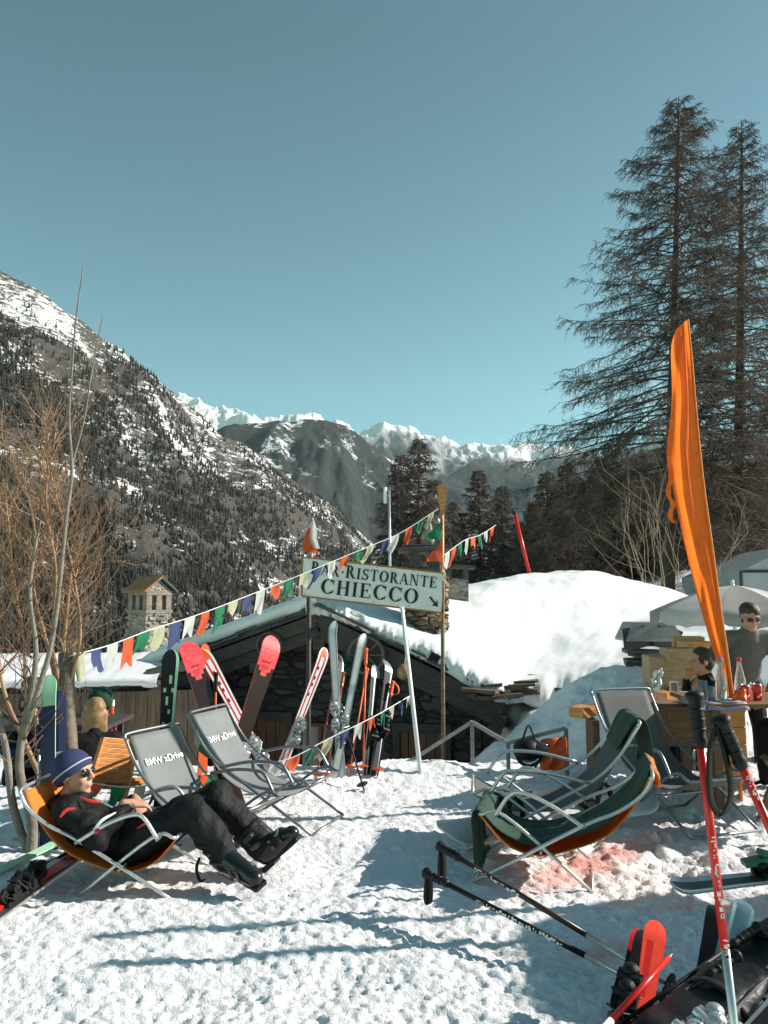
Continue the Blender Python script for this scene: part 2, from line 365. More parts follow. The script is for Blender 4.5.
def mount_mat(name, rock1, rock2, snowc, scale, cover, alt0, alt1, rot=-38, scz=3.2, fw=.35, low=None, steep=(.25, .55), fine=None, altw=.35):
    n = NT(name); v = n.tc.outputs['Object']; z = n.n('ShaderNodeSeparateXYZ', {0: v}).outputs[2]
    vs = n.n('ShaderNodeMapping', {'Vector': v, 'Rotation': (0, R(rot), 0), 'Scale': (1, 1, scz)}).outputs[0]
    f1 = n.noise(vs, scale, 9, .72); f2 = n.noise(v, scale*.17, 4, .6); f3 = n.noise(v, scale*4, 6, .8)
    al = n.n('ShaderNodeMapRange', {0: z, 1: alt0, 2: alt1, 3: 0.0, 4: 1.0}).outputs[0]
    k = n.math('ADD', n.math('MULTIPLY', f1, 1.0), n.math('MULTIPLY', f2, .9)); k = n.math('ADD', k, n.math('MULTIPLY', al, altw)); k = n.math('ADD', k, n.math('MULTIPLY', f3, fw))
    msk = n.ramp(n.math('SUBTRACT', k, cover), [(.0, (0, 0, 0)), (.07, (1, 1, 1))])
    f4 = n.noise(v, scale*18, 5, .8); rk = n.ramp(n.math('ADD', n.math('MULTIPLY', f3, .5), n.math('MULTIPLY', f4, .5)), [(.38, rock2), (.60, rock1)])
    if low:
        lo = n.ramp(n.noise(v, scale*3, 8, .75), [(.35, tuple(c*.5 for c in low)), (.65, low)])
        m2 = n.ramp(n.math('ADD', al, n.math('MULTIPLY', n.math('SUBTRACT', f2, .5), .9)), [(.62, (0, 0, 0)), (.72, (1, 1, 1))]); msk = n.math('MULTIPLY', msk, m2)
        rk = n.mix(m2, lo, rk)
    n.col(n.mix(msk, rk, (*snowc, 1))); n.b.inputs['Roughness'].default_value = .95; n.b.inputs['Specular IOR Level'].default_value = .1
    n.bump(n.math('ADD', f1, n.math('MULTIPLY', n.math('ADD', f3, f4), .4)), .9, (fine or 6/scale*.02))
    return n.m
ROCKM = mount_mat('wooded_slope', (.115, .10, .09), (.030, .027, .025), (.75, .75, .75), .06, 1.43, -60, 640, fine=3.0, altw=.20, fw=.65)
mnt, MP, mv = mountain('mountain_slope', [(-700, 60, 1000), (-400, 130, 1050), (-150, 200, 1100), (0, 265, 1200), (40, 288, 1230), (80, 322, 1280), (120, 356, 1330), (180, 402, 1450), (230, 440, 1550), (290, 480, 1700), (340, 508, 1850), (375, 545, 2000), (430, 590, 2100), (520, 640, 2200)],
    [420, 420, 430, 520, 800], -230, 420, 260, ROCKM, 130, 420, 5, pw=1.0, jag=16)
MIDM = mount_mat('mid_ridge', (.055, .06, .06), (.016, .02, .021), (.75, .75, .75), .008, 1.43, 0, 1500, fine=8, altw=.3, rot=25, scz=.35, fw=.5)
mountain('mid_mountain', [(150, 470, 3300), (225, 427, 3300), (270, 423, 3400), (325, 420, 3500), (350, 430, 3500), (370, 446, 3500), (410, 470, 3600), (450, 508, 3800), (500, 560, 4000), (560, 600, 4200)],
    [2200, 2400, 3200], -300, 220, 120, MIDM, 300, 700, 15, jag=26, crest=.97)
FARM = mount_mat('far_peaks_rock', (.17, .17, .18), (.06, .06, .065), (.80, .80, .80), .0035, 1.36, 300, 2400, low=(.05, .06, .055), fine=30, altw=1.0, rot=20, scz=.4, fw=.6)
mountain('far_peaks', [(60, 400, 9000), (150, 396, 9000), (195, 394, 9000), (222, 402, 9000), (248, 412, 8800), (262, 420, 8800), (285, 417, 8900), (300, 409, 9000), (312, 416, 9000), (330, 415, 9000), (342, 410, 9100), (352, 417, 9100), (380, 421, 9200), (405, 425, 9200), (430, 430, 9300), (455, 436, 9400), (478, 441, 9400), (500, 440, 9300), (530, 443, 9300), (560, 440, 9200), (600, 446, 9200), (660, 436, 9000), (720, 428, 8800), (780, 424, 8600), (900, 415, 8500)],
    [6500, 6500, 6000, 5600], -300, 640, 160, FARM, 420, 1500, 25, jag=230, pw=1.05, crest=.55, jf=.55, jw=.35, joff=.75)
mountain('blue_foothills', [(330, 540, 5200), (400, 505, 5200), (440, 478, 5300), (470, 463, 5400), (500, 468, 5400), (540, 480, 5200), (600, 470, 5000), (680, 455, 4600), (780, 470, 4300), (900, 460, 4200)],
    [3600, 3600, 3200], -300, 200, 90, mount_mat('foothill_forest', (.06, .07, .065), (.025, .03, .03), (.6, .6, .62), .008, 1.62, 0, 1500, fine=8), 300, 1000, 35, jag=20)
# conifers on the mountain: one mass
def conifers(name, pts, hts, m, label):
    n = len(pts); k = 6; rs = np.random.RandomState(4); V_ = np.zeros((n, 2*(k+1), 3), np.float32); Fs = []
    wd = hts*rs.uniform(.13, .22, n)
    for tier, (z0, z1, q) in enumerate(((.08, .75, 1), (.4, 1.0, .62))):
        for j in range(k):
            a = 2*math.pi*j/k+tier*.5; jit = rs.uniform(.75, 1.25, n)
            V_[:, tier*(k+1)+j] = pts+np.stack([np.cos(a)*wd*q*jit, np.sin(a)*wd*q*jit, hts*z0], -1)
        V_[:, tier*(k+1)+k] = pts+np.stack([0*hts, 0*hts, hts*z1], -1)
        Fs += [(tier*(k+1)+j, tier*(k+1)+(j+1) % k, tier*(k+1)+k) for j in range(k)]
    Fs = np.array(Fs); Fa = (Fs[None]+(np.arange(n)*2*(k+1))[:, None, None]).reshape(-1, 3)
    o = npmesh(name, V_.reshape(-1, 3), Fa, m); tag(o, label, 'forest', kind='stuff'); return o
CONI = mat('distant_conifer', (.045, .042, .036), .95, var=.25, scale=.02, col2=(.024, .023, .02), spec=.05)
rs = np.random.RandomState(2); nu, nv = mv.shape[1] if False else MP.shape[0], MP.shape[1]
N = 60000; iu = rs.randint(0, nu-1, N); iv = rs.randint(0, int((nv-1)/1.35)-1, N); fu = rs.rand(N)[:, None]; fv = rs.rand(N)[:, None]
PT = MP[iu, iv]*(1-fu)*(1-fv)+MP[iu+1, iv]*fu*(1-fv)+MP[iu, iv+1]*(1-fu)*fv+MP[iu+1, iv+1]*fu*fv
dn = fbm(PT[:, 0]/170, PT[:, 1]/260, 5, 77)+.6*fbm(PT[:, 0]/45, PT[:, 1]/60, 3, 78)
frac = iv/(nv/1.35)
thr = -.06+.5*smooth(400, 560, PT[:, 2])-.35*(1-smooth(.25, .5, frac))
keep = (dn+rs.normal(0, .17, N) > thr)
PT = PT[keep][:32000]; conifers('mountain_forest', PT, rs.uniform(5, 13, len(PT))*(1-.35*smooth(300, 700, PT[:, 2])), CONI, 'dark conifer forest clinging to the steep snowy mountain slope')
# ---------------------------------------------------------------- haze
hz = MB().box((0, 5600, 1350), (14500, 11700, 3800)); ho = hz.build('haze', mat('haze', (1, 1, 1), var=0)); ho['kind'] = 'stuff'
hm = MATS['haze']; t = hm.node_tree; t.nodes.remove(t.nodes['Principled BSDF']); pv = t.nodes.new('ShaderNodeVolumePrincipled')
pv.inputs['Density'].default_value = HAZE = 2.6e-5; pv.inputs['Color'].default_value = (.72, .88, .93, 1); pv.inputs['Anisotropy'].default_value = .2
t.links.new(pv.outputs[0], [n for n in t.nodes if n.type == 'OUTPUT_MATERIAL'][0].inputs['Volume'])
tag(ho, 'thin blue mountain air over the valley', 'haze')
# ---------------------------------------------------------------- lodge
DWOOD = wood('dark_timber', (.055, .045, .038), (.018, .015, .013)); OWOOD = wood('old_grey_wood', (.20, .15, .11), (.07, .052, .04))
RWOOD = wood('reddish_door_wood', (.16, .075, .035), (.05, .026, .014), axis=(10, 10, 1)); FENCEW = wood('weathered_plank', (.17, .11, .065), (.06, .042, .03), axis=(9, 9, 1.2))
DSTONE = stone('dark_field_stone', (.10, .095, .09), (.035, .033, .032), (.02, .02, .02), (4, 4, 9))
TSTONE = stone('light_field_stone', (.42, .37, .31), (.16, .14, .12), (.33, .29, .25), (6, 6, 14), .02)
BSTONE = stone('brown_field_stone', (.36, .25, .15), (.12, .085, .055), (.05, .04, .035), (5, 5, 12), .03)
SLATE = mat('slate', (.085, .083, .082), .8, var=.2, scale=6, bump=.5, bscale=25); BLK = mat('black', (.012, .012, .013), .6, var=0)
RUST = mat('rusty_slab', (.30, .13, .05), .85, var=.25, scale=9, bump=.5, bscale=30, col2=(.12, .09, .07))
LF = Vector((1, -.2, 0)).normalized(); LB = Vector((.2, 1, 0)).normalized()
AP = at(318, 606, 10.5); EL = at(132, 676, 11.1); ER = at(503, 695, 10.0)
EL = AP+LF*((EL-AP).dot(LF)); EL.z = at(132, 676, 11.0).z
ER = AP+LF*((ER-AP).dot(LF)); ER.z = at(503, 695, 10.0).z
lodge = thing('lodge', 'low stone alpine lodge half buried in snow, below the restaurant sign', 'lodge', AP-Vector((0, 0, AP.z+1.7)))
mb = MB(); dep = LB*7; wb = LB*.75                              # gable wall
W0 = AP+wb; WL = EL+wb+LF*.45; WR = ER+wb-LF*.35; zb = -1.9
def on(p, z): return Vector((p.x, p.y, z))
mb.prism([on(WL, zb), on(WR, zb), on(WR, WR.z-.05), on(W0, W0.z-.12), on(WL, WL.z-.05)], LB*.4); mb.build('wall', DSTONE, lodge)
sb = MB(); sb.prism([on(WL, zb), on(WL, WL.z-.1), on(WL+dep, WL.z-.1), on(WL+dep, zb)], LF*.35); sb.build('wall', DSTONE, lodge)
def slab(a, b, d, th, m=0, mbx=None, drop=0):
    mbx = mbx or MB(); up = Vector((0, 0, 1))
    return mbx.prism([a-up*drop, b-up*drop, b-up*(drop+th), a-up*(drop+th)], d, m)
rf = MB(); slab(AP, EL-LF*.15+Vector((0, 0, -.04)), dep, .07, 0, rf); slab(AP+LF*.01, ER+LF*.1, dep, .07, 0, rf)
r_ = rf.build('roof', SLATE, lodge)
rr_ = random.Random(3)
ss = MB()                                                      # ragged slab edge under the snow
for a_, b_ in ((AP, EL), (AP, ER)):
    L = (b_-a_).length; k = 0.0; d_ = (b_-a_).normalized()
    while k < L:
        wd = rr_.uniform(.18, .4); c = a_+d_*(k+wd/2)+LB*.12+Vector((0, 0, -.0+rr_.uniform(-.01, .035)))
        ss.box(c, (wd*.97, rr_.uniform(.34, .5), rr_.uniform(.025, .045)), d_, LB); k += wd*.8
ss.build('roof_slab_edge', SLATE, r_)
for a_, b_, s_ in ((AP, EL, 0), (AP, ER, 1)):
    for dy, dz, ww, hh in ((.03, .19, .09, .17), (.12, .37, .11, .16)):
        f = MB(); f.beam(a_+LB*dy-Vector((0, 0, dz)), b_+LB*dy-Vector((0, 0, dz)), ww, hh); f.build('rafter', DWOOD, r_)
for k, t_ in enumerate((.0, .33, .66, .95)):
    for e_ in (EL, ER):
        if k == 0 and e_ is ER: continue
        p = AP.lerp(e_, t_)-Vector((0, 0, .52)); f = MB(); f.beam(p-LB*-.05, p+LB*.9, .16, .15); f.build('purlin', DWOOD, r_)
# doors, window, ornaments under the eaves
def lp(s, z, d=0.0): return on(W0+LF*s+LB*(-d), z)              # point on the gable wall plane, s metres right of the apex
for s0, wd, h in ((-1.05, .75, 1.35), (1.32, .62, 1.25)):
    d = MB(); c = lp(s0, -1.7+h/2+.1, .02)
    for k in range(5): d.box(c+LF*(wd*(k-2)/5), (wd/5-.012, .05, h), LF, LB)
    dd = d.build('door', RWOOD, lodge); fm = MB()
    for sx in (-1, 1): fm.box(c+LF*sx*(wd/2+.05), (.1, .12, h+.1), LF, LB)
    fm.box(c+Vector((0, 0, h/2+.07)), (wd+.22, .13, .12), LF, LB); fm.build('frame', DWOOD, dd)
wmb = MB(); c = lp(-.15, -.6, .0); wmb.box(c, (.62, .06, .6), LF, LB); ww = wmb.build('window', mat('dark_glass', (.02, .022, .025), .1, var=0, spec=.6), lodge)
fm = MB()
for sx in (-1, 0, 1): fm.box(c+LF*sx*.31-LB*.04, (.05, .06, .66), LF, LB)
for sz in (-1, 1): fm.box(c+Vector((0, 0, sz*.31))-LB*.045, (.7, .06, .05), LF, LB)
fm.build('frame', RWOOD, ww)
def ring(mb, c, r, t, X, Y, n=24, m=0):
    pts = [Vector(c)+X*math.cos(2*math.pi*k/n)*r+Y*math.sin(2*math.pi*k/n)*r for k in range(n+1)]; mb.tube(pts, t, 6, m)
UP = Vector((0, 0, 1)); IRON = mat('grey_iron', (.10, .10, .10), .5, .6, var=.1, scale=20)
cw = at(366, 655, 10.3); tw = thing('cart_wheel', 'small spoked wheel hung on the dark lodge wall behind the upright skis', 'wheel', cw)
wm = MB(); ring(wm, cw, .24, .022, LF, UP); wm.build('rim', OWOOD, tw)
wm = MB()
for k in range(4): a = math.pi*k/4; e = LF*math.cos(a)*.24+UP*math.sin(a)*.24; wm.tube([cw-e, cw+e], .012, 6)
wm.build('spoke', OWOOD, tw); wm = MB(); wm.tube([cw-LB*.04, cw+LB*.04], .04, 10); wm.build('hub', IRON, tw)
cw = at(269, 645, 10.6); th_ = thing('metal_hoop', 'thin round hoop hanging under the left rafter, behind the red-tipped ski', 'hoop', cw)
wm = MB(); ring(wm, cw, .17, .02, LF, UP); wm.build('ring', IRON, th_); wm = MB(); wm.tube([cw+UP*.17, cw+UP*.3], .006, 5); wm.build('hook', IRON, th_)
cw = at(345, 664, 10.2); wm = MB()
for k in range(90):
    a = rr_.uniform(0, 6.28); r_0 = rr_.uniform(0, .11); p = cw+LF*math.cos(a)*r_0+UP*math.sin(a)*r_0*1.2+LB*rr_.uniform(-.05, .05)
    e1 = Vector([rr_.gauss(0, 1) for _ in range(3)]).normalized()*.045; e2 = e1.cross(Vector([rr_.gauss(0, 1) for _ in range(3)])).normalized()*.02
    wm.add([p-e1, p+e2, p+e1, p-e2], [(0, 1, 2, 3)])
tag(wm.build('evergreen_garland', mat('pine_green', (.02, .10, .05), .8), None, fix=False), 'green bunch of needles hanging on the lodge wall near the wheel', 'garland')
cw = at(404, 672, 9.9); tb = thing('wall_lamp', 'round pale lamp on the lodge wall below the right rafter', 'lamp', cw)
wm = MB(); wm.ell(cw, (.09, .09, .1)); wm.build('globe', mat('amber_glass', (.35, .22, .09), .4), tb, smooth=True); wm = MB(); wm.tube([cw+UP*.08, cw+UP*.22+LB*.1], .015, 6); wm.build('bracket', IRON, tb)
# stone eave end (heap of slabs at the right corner of the roof)
es = MB(); rr_ = random.Random(9)
for k in range(60):
    px = rr_.uniform(478, 556); zz = rr_.random(); c = at(px, 694-(px-478)*.22+zz*16-6, 9.85+rr_.uniform(0, .5)+(px-478)*.008)
    a = rr_.uniform(-.4, .2); es.box(c, (rr_.uniform(.2, .5), rr_.uniform(.2, .4), rr_.uniform(.02, .05)), (math.cos(a), math.sin(a), rr_.uniform(-.15, .1)), (0, 1, 0))
es.build('eave_slab_heap', mat('brown_slate', (.16, .115, .085), .85, var=.25, scale=5, bump=.5, bscale=25), lodge)
# snow cover
def sheet(front, back, n, rows, thick=.28, name='snow_cover', parent=None, rip=.08, prof=None, tail=True, drops=None):
    A = lerp_pts([tuple(at(*p)) for p in front], n); B = lerp_pts([tuple(at(*p)) for p in back], n)
    for _ in range(5):
        for Q in (A, B): Q[1:-1] = .25*Q[:-2]+.5*Q[1:-1]+.25*Q[2:]
    dr = np.interp(np.linspace(0, 1, n), np.linspace(0, 1, len(drops)), drops) if drops else np.full(n, thick)
    ns = fbm(np.arange(n)*.12, np.zeros(n), 4, 5)
    P = []
    D = B-A; Dh = D.copy(); Dh[:, 2] = 0; Dh /= np.linalg.norm(Dh, axis=1)[:, None]
    nz_ = fbm(np.arange(n)*.5, np.ones(n), 3, 6)[:, None]
    P.append(A-[0, 0, 1]*dr[:, None]+Dh*.10)
    for f_, o_ in ((.8, -.0), (.5, -.03), (.22, -.01), (.08, .04)): P.append(A-[0, 0, 1]*(dr*f_)[:, None]+Dh*o_+nz_*.03+Dh*ns[:, None]*.1)
    for k in range(rows):
        t = (k+.8)/(rows) if k < rows-1 else 1.0; p = A+D*t
        if prof: p[:, 2] += prof(t, np.linspace(0, 1, n))
        p[:, 2] += rip*fbm(p[:, 0]*1.3, p[:, 1]*.9, 4, 12)
        P.append(p)
    if tail:
        for k in (1, 2, 3): P.append(B+Dh*k*.9-np.array([0, 0, 1])*(.12*k*k)+[0, 0, 0])
    P = np.array(P); a, b = P.shape[:2]; idx = np.arange(a*b).reshape(a, b)
    q = np.stack([idx[:-1, :-1], idx[:-1, 1:], idx[1:, 1:], idx[1:, :-1]], -1).reshape(-1, 4)
    return npmesh(name, P.reshape(-1, 3), q, DSNOW, parent, smooth=True)
sheet([(306, 600, 10.45), (330, 604, 10.45), (345, 610, 10.4), (380, 624, 10.3), (410, 637, 10.2), (440, 650, 10.1), (470, 668, 10.0), (498, 682, 9.95), (520, 684, 10.15), (560, 676, 10.3), (600, 668, 10.4), (660, 655, 10.5), (768, 640, 10.6), (900, 630, 10.6)],
      [(318, 599, 14), (370, 596, 14.5), (410, 594, 15), (450, 590, 16), (500, 580, 17), (530, 573, 17.2), (560, 570, 17.5), (595, 570, 17.5), (640, 581, 17.5), (690, 596, 17), (730, 604, 16.5), (768, 610, 16), (900, 620, 16)],
      260, 60, name='roof_snow', parent=lodge, prof=lambda t, s: .28*math.sin(math.pi*t)*1.0*np.exp(-((s-.45)/.4)**2)-.0, drops=[.2, .2, .2, .22, .24, .26, .28, .3, .25, .6, .9, .9, .9, .9])
# left pitch: snow slab
lt = []
for i in range(40):
    t_ = i/39; p = AP.lerp(EL-LF*.1, t_); q = .20*(1-.75*smooth(.82, 1.0, t_)); nz = .03*float(fbm([i*.3], [2.], 3, 3)[0])
    row = [p+LB*-.03+UP*.02]
    for a_, h_ in ((-.08, .3), (-.09, .6), (-.05, .85), (.02, 1.0)): row.append(p+LB*(a_+nz)+UP*(.02+(q+nz)*h_))
    for k in range(1, 16): row.append(p+LB*(.02+k*.45)+UP*(.02+q+nz*.5+.05*float(fbm([i*.2], [k*.4], 2, 8)[0])))
    lt.append(row)
MB().grid(lt).build('roof_snow', DSNOW, lodge, smooth=True)
# white camera-side flood lamp is on the sign post; chimneys now
def chim(name, label, c, w_, d_, zt, zb_, mats, rz=0): pass
# round stone chimney behind the sign
cc = at(425, 640, 10.9); c0 = on(cc, cc.z-.3)
ch = thing('stone_chimney', 'squat round stone chimney rising from the roof snow right behind the sign', 'chimney', c0)
zt = at(425, 572, 10.9).z; rr0 = 20/760*10.9*.97
prof = []; m = MB(); n = 28; rows = 22
for i in range(rows+1):
    z = i/rows*(zt-c0.z); prof.append((rr0*(1.0+.05*math.sin(i*2.3)+.02*math.sin(i*5.1)), z))
m.lathe(c0, prof, n=n); o = m.build('stack', BSTONE, ch, smooth=True)
# individual protruding stones
ms = MB(); r2 = random.Random(4)
for i in range(230):
    a = r2.uniform(0, 6.28); z = r2.uniform(.02, zt-c0.z-.05); p = c0+Vector((math.cos(a)*rr0, math.sin(a)*rr0, z)); tdir = Vector((-math.sin(a), math.cos(a), 0))
    ms.box(p, (r2.uniform(.1, .24), r2.uniform(.07, .12), r2.uniform(.035, .08)), tdir, (math.cos(a), math.sin(a), 0))
ms.build('stones', BSTONE, ch, bevel=.012)
m = MB(); top = on(cc, zt)
for k in range(4):
    a = math.pi/4+math.pi/2*k; p = top+Vector((math.cos(a)*.2, math.sin(a)*.2, .14)); m.box(p, (.12, .12, .3), m=0)
m.box(top+UP*.02, (.5, .5, .05)); m.build('flue_pillars', SLATE, ch)
m = MB(); m.box(top+UP*.32, (.72, .62, .05), (1, .05, .05)); m.box(top+UP*.36+V(.03, 0, 0), (.6, .5, .04), (1, -.1, -.03)); m.build('cap_slab', SLATE, ch, bevel=.01)
m = MB(); m.ell(top+UP*.48+V(.05, 0, 0), (.10, .09, .12)); m.ell(top+UP*.62+V(.07, 0, 0), (.05, .05, .10)); m.build('cap_stone', TSTONE, ch, remesh=.02)
cc = at(457, 585, 12.6); ch = thing('stone_chimney', 'smaller square stone chimney with dark opening, farther back at the right of the sign', 'chimney', cc-UP*.3)
m = MB(); m.box(cc-UP*.15, (.34, .34, .5)); m.build('stack', TSTONE, ch)
m = MB(); [m.box(cc+V(sx*.14, sy*.14, .18), (.07, .07, .2)) for sx in (-1, 1) for sy in (-1, 1)]; m.build('flue_pillars', SLATE, ch)
m = MB(); m.box(cc+UP*.3, (.56, .5, .05), (1, 0, -.06)); m.build('cap_slab', SLATE, ch)
# tall stone chimney tower on the left
bx = at(147, 690, 12.2); ti = at(147, 612, 12.2); tp = at(147, 582, 12.2)
ch = thing('stone_chimney', 'square stone chimney tower with open windowed top and rusty slab roof, left of lodge', 'chimney', on(bx, bx.z))
XA = Vector((.80, -.60, 0)).normalized(); YA = Vector((.60, .80, 0)).normalized()   # turned so that two faces show
hw = .235
cB = on(bx, (bx.z+ti.z)/2); m = MB(); m.box(cB-UP*.25, (hw*2, hw*2, ti.z-bx.z+.5), XA, YA); m.build('stack', TSTONE, ch)
ms = MB(); r2 = random.Random(14)
for i in range(260):
    f_ = r2.choice([(XA, YA, 1), (XA, YA, -1), (YA, XA, 1), (YA, XA, -1)]); s_ = r2.uniform(-hw, hw); z = r2.uniform(bx.z-.4, ti.z)
    ms.box(on(bx, z)+f_[0]*hw*f_[2]+f_[1]*s_, (.05+r2.uniform(0, .03), r2.uniform(.07, .2), r2.uniform(.03, .07)), f_[0], f_[1])
ms.build('stones', TSTONE, ch, bevel=.008)
m = MB(); hh = .30
for sx in (-1, 0, 1):
    for sy in (-1, 0, 1):
        if sx == 0 and sy == 0: continue
        m.box(on(bx, ti.z+hh/2)+XA*sx*(hw-.05)+YA*sy*(hw-.05), (.1, .1, hh), XA, YA)
m.box(on(bx, ti.z+.01), (hw*2+.03, hw*2+.03, .05), XA, YA); m.box(on(bx, ti.z+hh), (hw*2+.02, hw*2+.02, .07), XA, YA); m.build('flue_pillars', mat('lime_plaster', (.26, .22, .18), .9, var=.2, scale=14, bump=.6, bscale=40), ch)
m = MB(); zt = ti.z+hh+.03; e = hw+.06; g0 = on(bx, zt)
A_, B_, Cc_, D_ = [g0+XA*a*(hw+.0)+YA*b*(hw) for a, b in ((1, -1), (1, 1), (-1, 1), (-1, -1))]
m.prism([A_, B_, (A_+B_)/2+UP*.17], -XA*2*hw); m.build('gable', TSTONE, ch)
for sy in (-1, 1):
    m = MB(); a0 = g0+UP*.20; p_ = [a0+XA*e, a0-XA*e, g0-XA*e+YA*sy*(e+.02)-UP*.03, g0+XA*e+YA*sy*(e+.02)-UP*.03]; m.prism(p_, UP*.04)
    m.build('roof_slab', RUST if sy < 0 else SLATE, ch)
# low plank shed with snow at the left
sh = thing('plank_shed', 'long low weathered plank shed with snow on its roof, left of the lodge', 'shed', at(90, 760, 9.6))
a0 = at(-60, 700, 9.4); a1 = at(192, 700, 9.9); dv = (on(a1, 0)-on(a0, 0)).normalized(); nn_ = Vector((-dv.y, dv.x, 0)); L = (on(a1, 0)-on(a0, 0)).length
m = MB(); k = 0; r2 = random.Random(5); ztop = at(90, 684, 9.7).z
while k < L:
    wd = r2.uniform(.12, .2); m.box(on(a0, ztop/2-.95)+dv*(k+wd/2)+nn_*r2.uniform(0, .015), (wd-.008, .03, ztop+1.7), dv, nn_); k += wd
m.build('plank_wall', FENCEW, sh)
m = MB(); P_ = []
for i in range(60):
    k = L*i/59*.86; q = on(a0, ztop)+dv*k; row = []
    nz = float(fbm([i*.15], [0.], 3, 2)[0])
    for (b_, h_) in ((-.08, -.06), (-.2, .02), (-.22, .1), (-.12, .2), (.2, .27), (.7, .33), (1.4, .42), (2.2, .5), (2.6, .3)): row.append(q+nn_*(b_+nz*.05)+UP*(h_*.5+nz*.06))
    P_.append(row)
m.grid(P_).build('roof_snow', DSNOW, sh, smooth=True)
m = MB(); m.prism([on(a0, ztop+.02)-nn_*.12, on(a0, ztop-.03)-nn_*.12, on(a0, ztop-.03)+nn_*2.4, on(a0, ztop+.1)+nn_*2.4], dv*L*.86); m.build('roof', DWOOD, sh)
m = MB(); ang = at(165, 690, 9.7); m.beam(at(112, 684, 9.75), at(205, 660, 10.4), .3, .1); m.beam(at(112, 694, 9.8), at(212, 672, 10.45), .12, .16); m.build('eave_beam', DWOOD, sh)
# grey tented hall at the right
hb = thing('greenhouse_tent', 'grey fabric hall with dark frame beyond the parasol at the right edge', 'tent', at(770, 600, 21))
TG = mat('grey_tarp', (.30, .32, .33), .6, var=.08, scale=1.5)
m = MB(); p0 = at(742, 606, 20); wl = 6; 
pro = [(0, -1), (0, 1.0), (1.6, 1.75), (3.6, 1.0), (3.6, -1)]
m.prism([p0+V(a, 0, b-.1) for a, b in pro], V(.8, 6, 0)); m.build('cover', TG, hb)
m = MB()
for a, b in ((0, 0), (.9, 0), (1.8, 0), (3.6, 0)): m.tube([p0+V(a, -.03, -1), p0+V(a, -.03, .9+(.4 if .5 < a < 3 else 0))], .04, 6)
m.tube([p0+V(0, -.03, .9), p0+V(3.6, -.03, .9)], .04, 6); m.tube([p0+V(0, -.03, .1), p0+V(3.6, -.03, .1)], .03, 6); m.build('frame', mat('dark_steel', (.03, .035, .045), .4, .5, var=0), hb)
# ---------------------------------------------------------------- trees
def strands(P0, P1, r0, r1):
    P0 = np.asarray(P0, float); P1 = np.asarray(P1, float); n = len(P0); d = P1-P0; d /= (np.linalg.norm(d, axis=1)[:, None]+1e-9)
    h = np.where(np.abs(d[:, 2:3]) > .9, [[1., 0, 0]], [[0, 0, 1.]]); s = np.cross(d, h); s /= np.linalg.norm(s, axis=1)[:, None]; u = np.cross(s, d)
    out = np.zeros((n, 6, 3)); r0 = np.broadcast_to(r0, (n,)); r1 = np.broadcast_to(r1, (n,))
    for j in range(3):
        a = 2*math.pi*j/3; o = s*math.cos(a)+u*math.sin(a); out[:, j] = P0+o*r0[:, None]; out[:, 3+j] = P1+o*r1[:, None]
    f = np.array([(0, 1, 4, 3), (1, 2, 5, 4), (2, 0, 3, 5)])
    return out.reshape(-1, 3), (f[None]+(np.arange(n)*6)[:, None, None]).reshape(-1, 4)
BARK = mat('larch_bark', (.10, .075, .06), .95, var=.25, scale=14, bump=.8, bscale=25, stretch=(1, 1, .25))
LTW = mat('larch_twig', (.155, .12, .10), .95, var=.3, scale=1.1, col2=(.045, .035, .03), spec=.1)
def larch_mesh(h, rb, nb, seed, droop=.35, tw=26, tlen=.42, z0=.12, shape=None, trw=.012, fine=.007):
    rs = np.random.RandomState(seed); S0 = []; S1 = []; R0 = []; R1 = []
    def add(a, b, ra, rb_): S0.append(a); S1.append(b); R0.append(ra); R1.append(rb_)
    for i in range(nb):
        u = i/nb; zf = z0+(1-z0)*(u**.9)*.985; z = zf*h; az = i*2.39996+rs.uniform(-.5, .5)
        L = rb*(shape(zf) if shape else (1-zf)**.85)*rs.uniform(.72, 1.12)+.12
        d = np.array([math.cos(az), math.sin(az), 0]); el = .35*(zf-.35)+rs.uniform(-.22, .2); n = 9
        pts = []
        for k in range(n+1):
            t = k/n; r = L*t; zz = z+r*el-droop*L*t*t*(1-.75*zf)+.16*L*t**4+.0
            side = rs.normal(0, .02)*L*t; pts.append(np.array([d[0]*r-d[1]*side, d[1]*r+d[0]*side, zz]))
        br = .012+.016*L/ max(rb, 1)*2
        for k in range(n): add(pts[k], pts[k+1], br*(1-k/n)+trw*.6, br*(1-(k+1)/n)+trw*.5)
        m = max(int(tw*(L/rb)**.45), 8)
        for q in range(m):
            t = rs.uniform(.12, 1)**.75; k = min(int(t*n), n-1); p = pts[k]+(pts[k+1]-pts[k])*(t*n-k)
            sd = rs.choice([-1, 1]); lat = np.array([-d[1], d[0], 0])*sd
            dr = lat*rs.uniform(.2, 1)+d*rs.uniform(.1, .9)+np.array([0, 0, rs.uniform(-.9, .15)]); dr /= np.linalg.norm(dr)
            tl = tlen*(.5+L/rb)*rs.uniform(.5, 1.25)*(1.15-t*.55)
            a = p; b = p+dr*tl*.55; c = b+(dr+np.array([0, 0, -.35]))*tl*.45
            add(a, b, trw*.8, trw*.6); add(b, c, trw*.6, fine*.7)
            for w_ in range(6):
                t2 = rs.uniform(.15, 1); pp = a+(b-a)*min(t2*2, 1) if t2 < .5 else b+(c-b)*(t2*2-1)
                e = dr*.6+rs.normal(0, .55, 3); e[2] -= .25; e /= np.linalg.norm(e); add(pp, pp+e*tl*rs.uniform(.18, .5), fine, fine*.5)
    v, f = strands(S0, S1, np.array(R0), np.array(R1)); return v, f
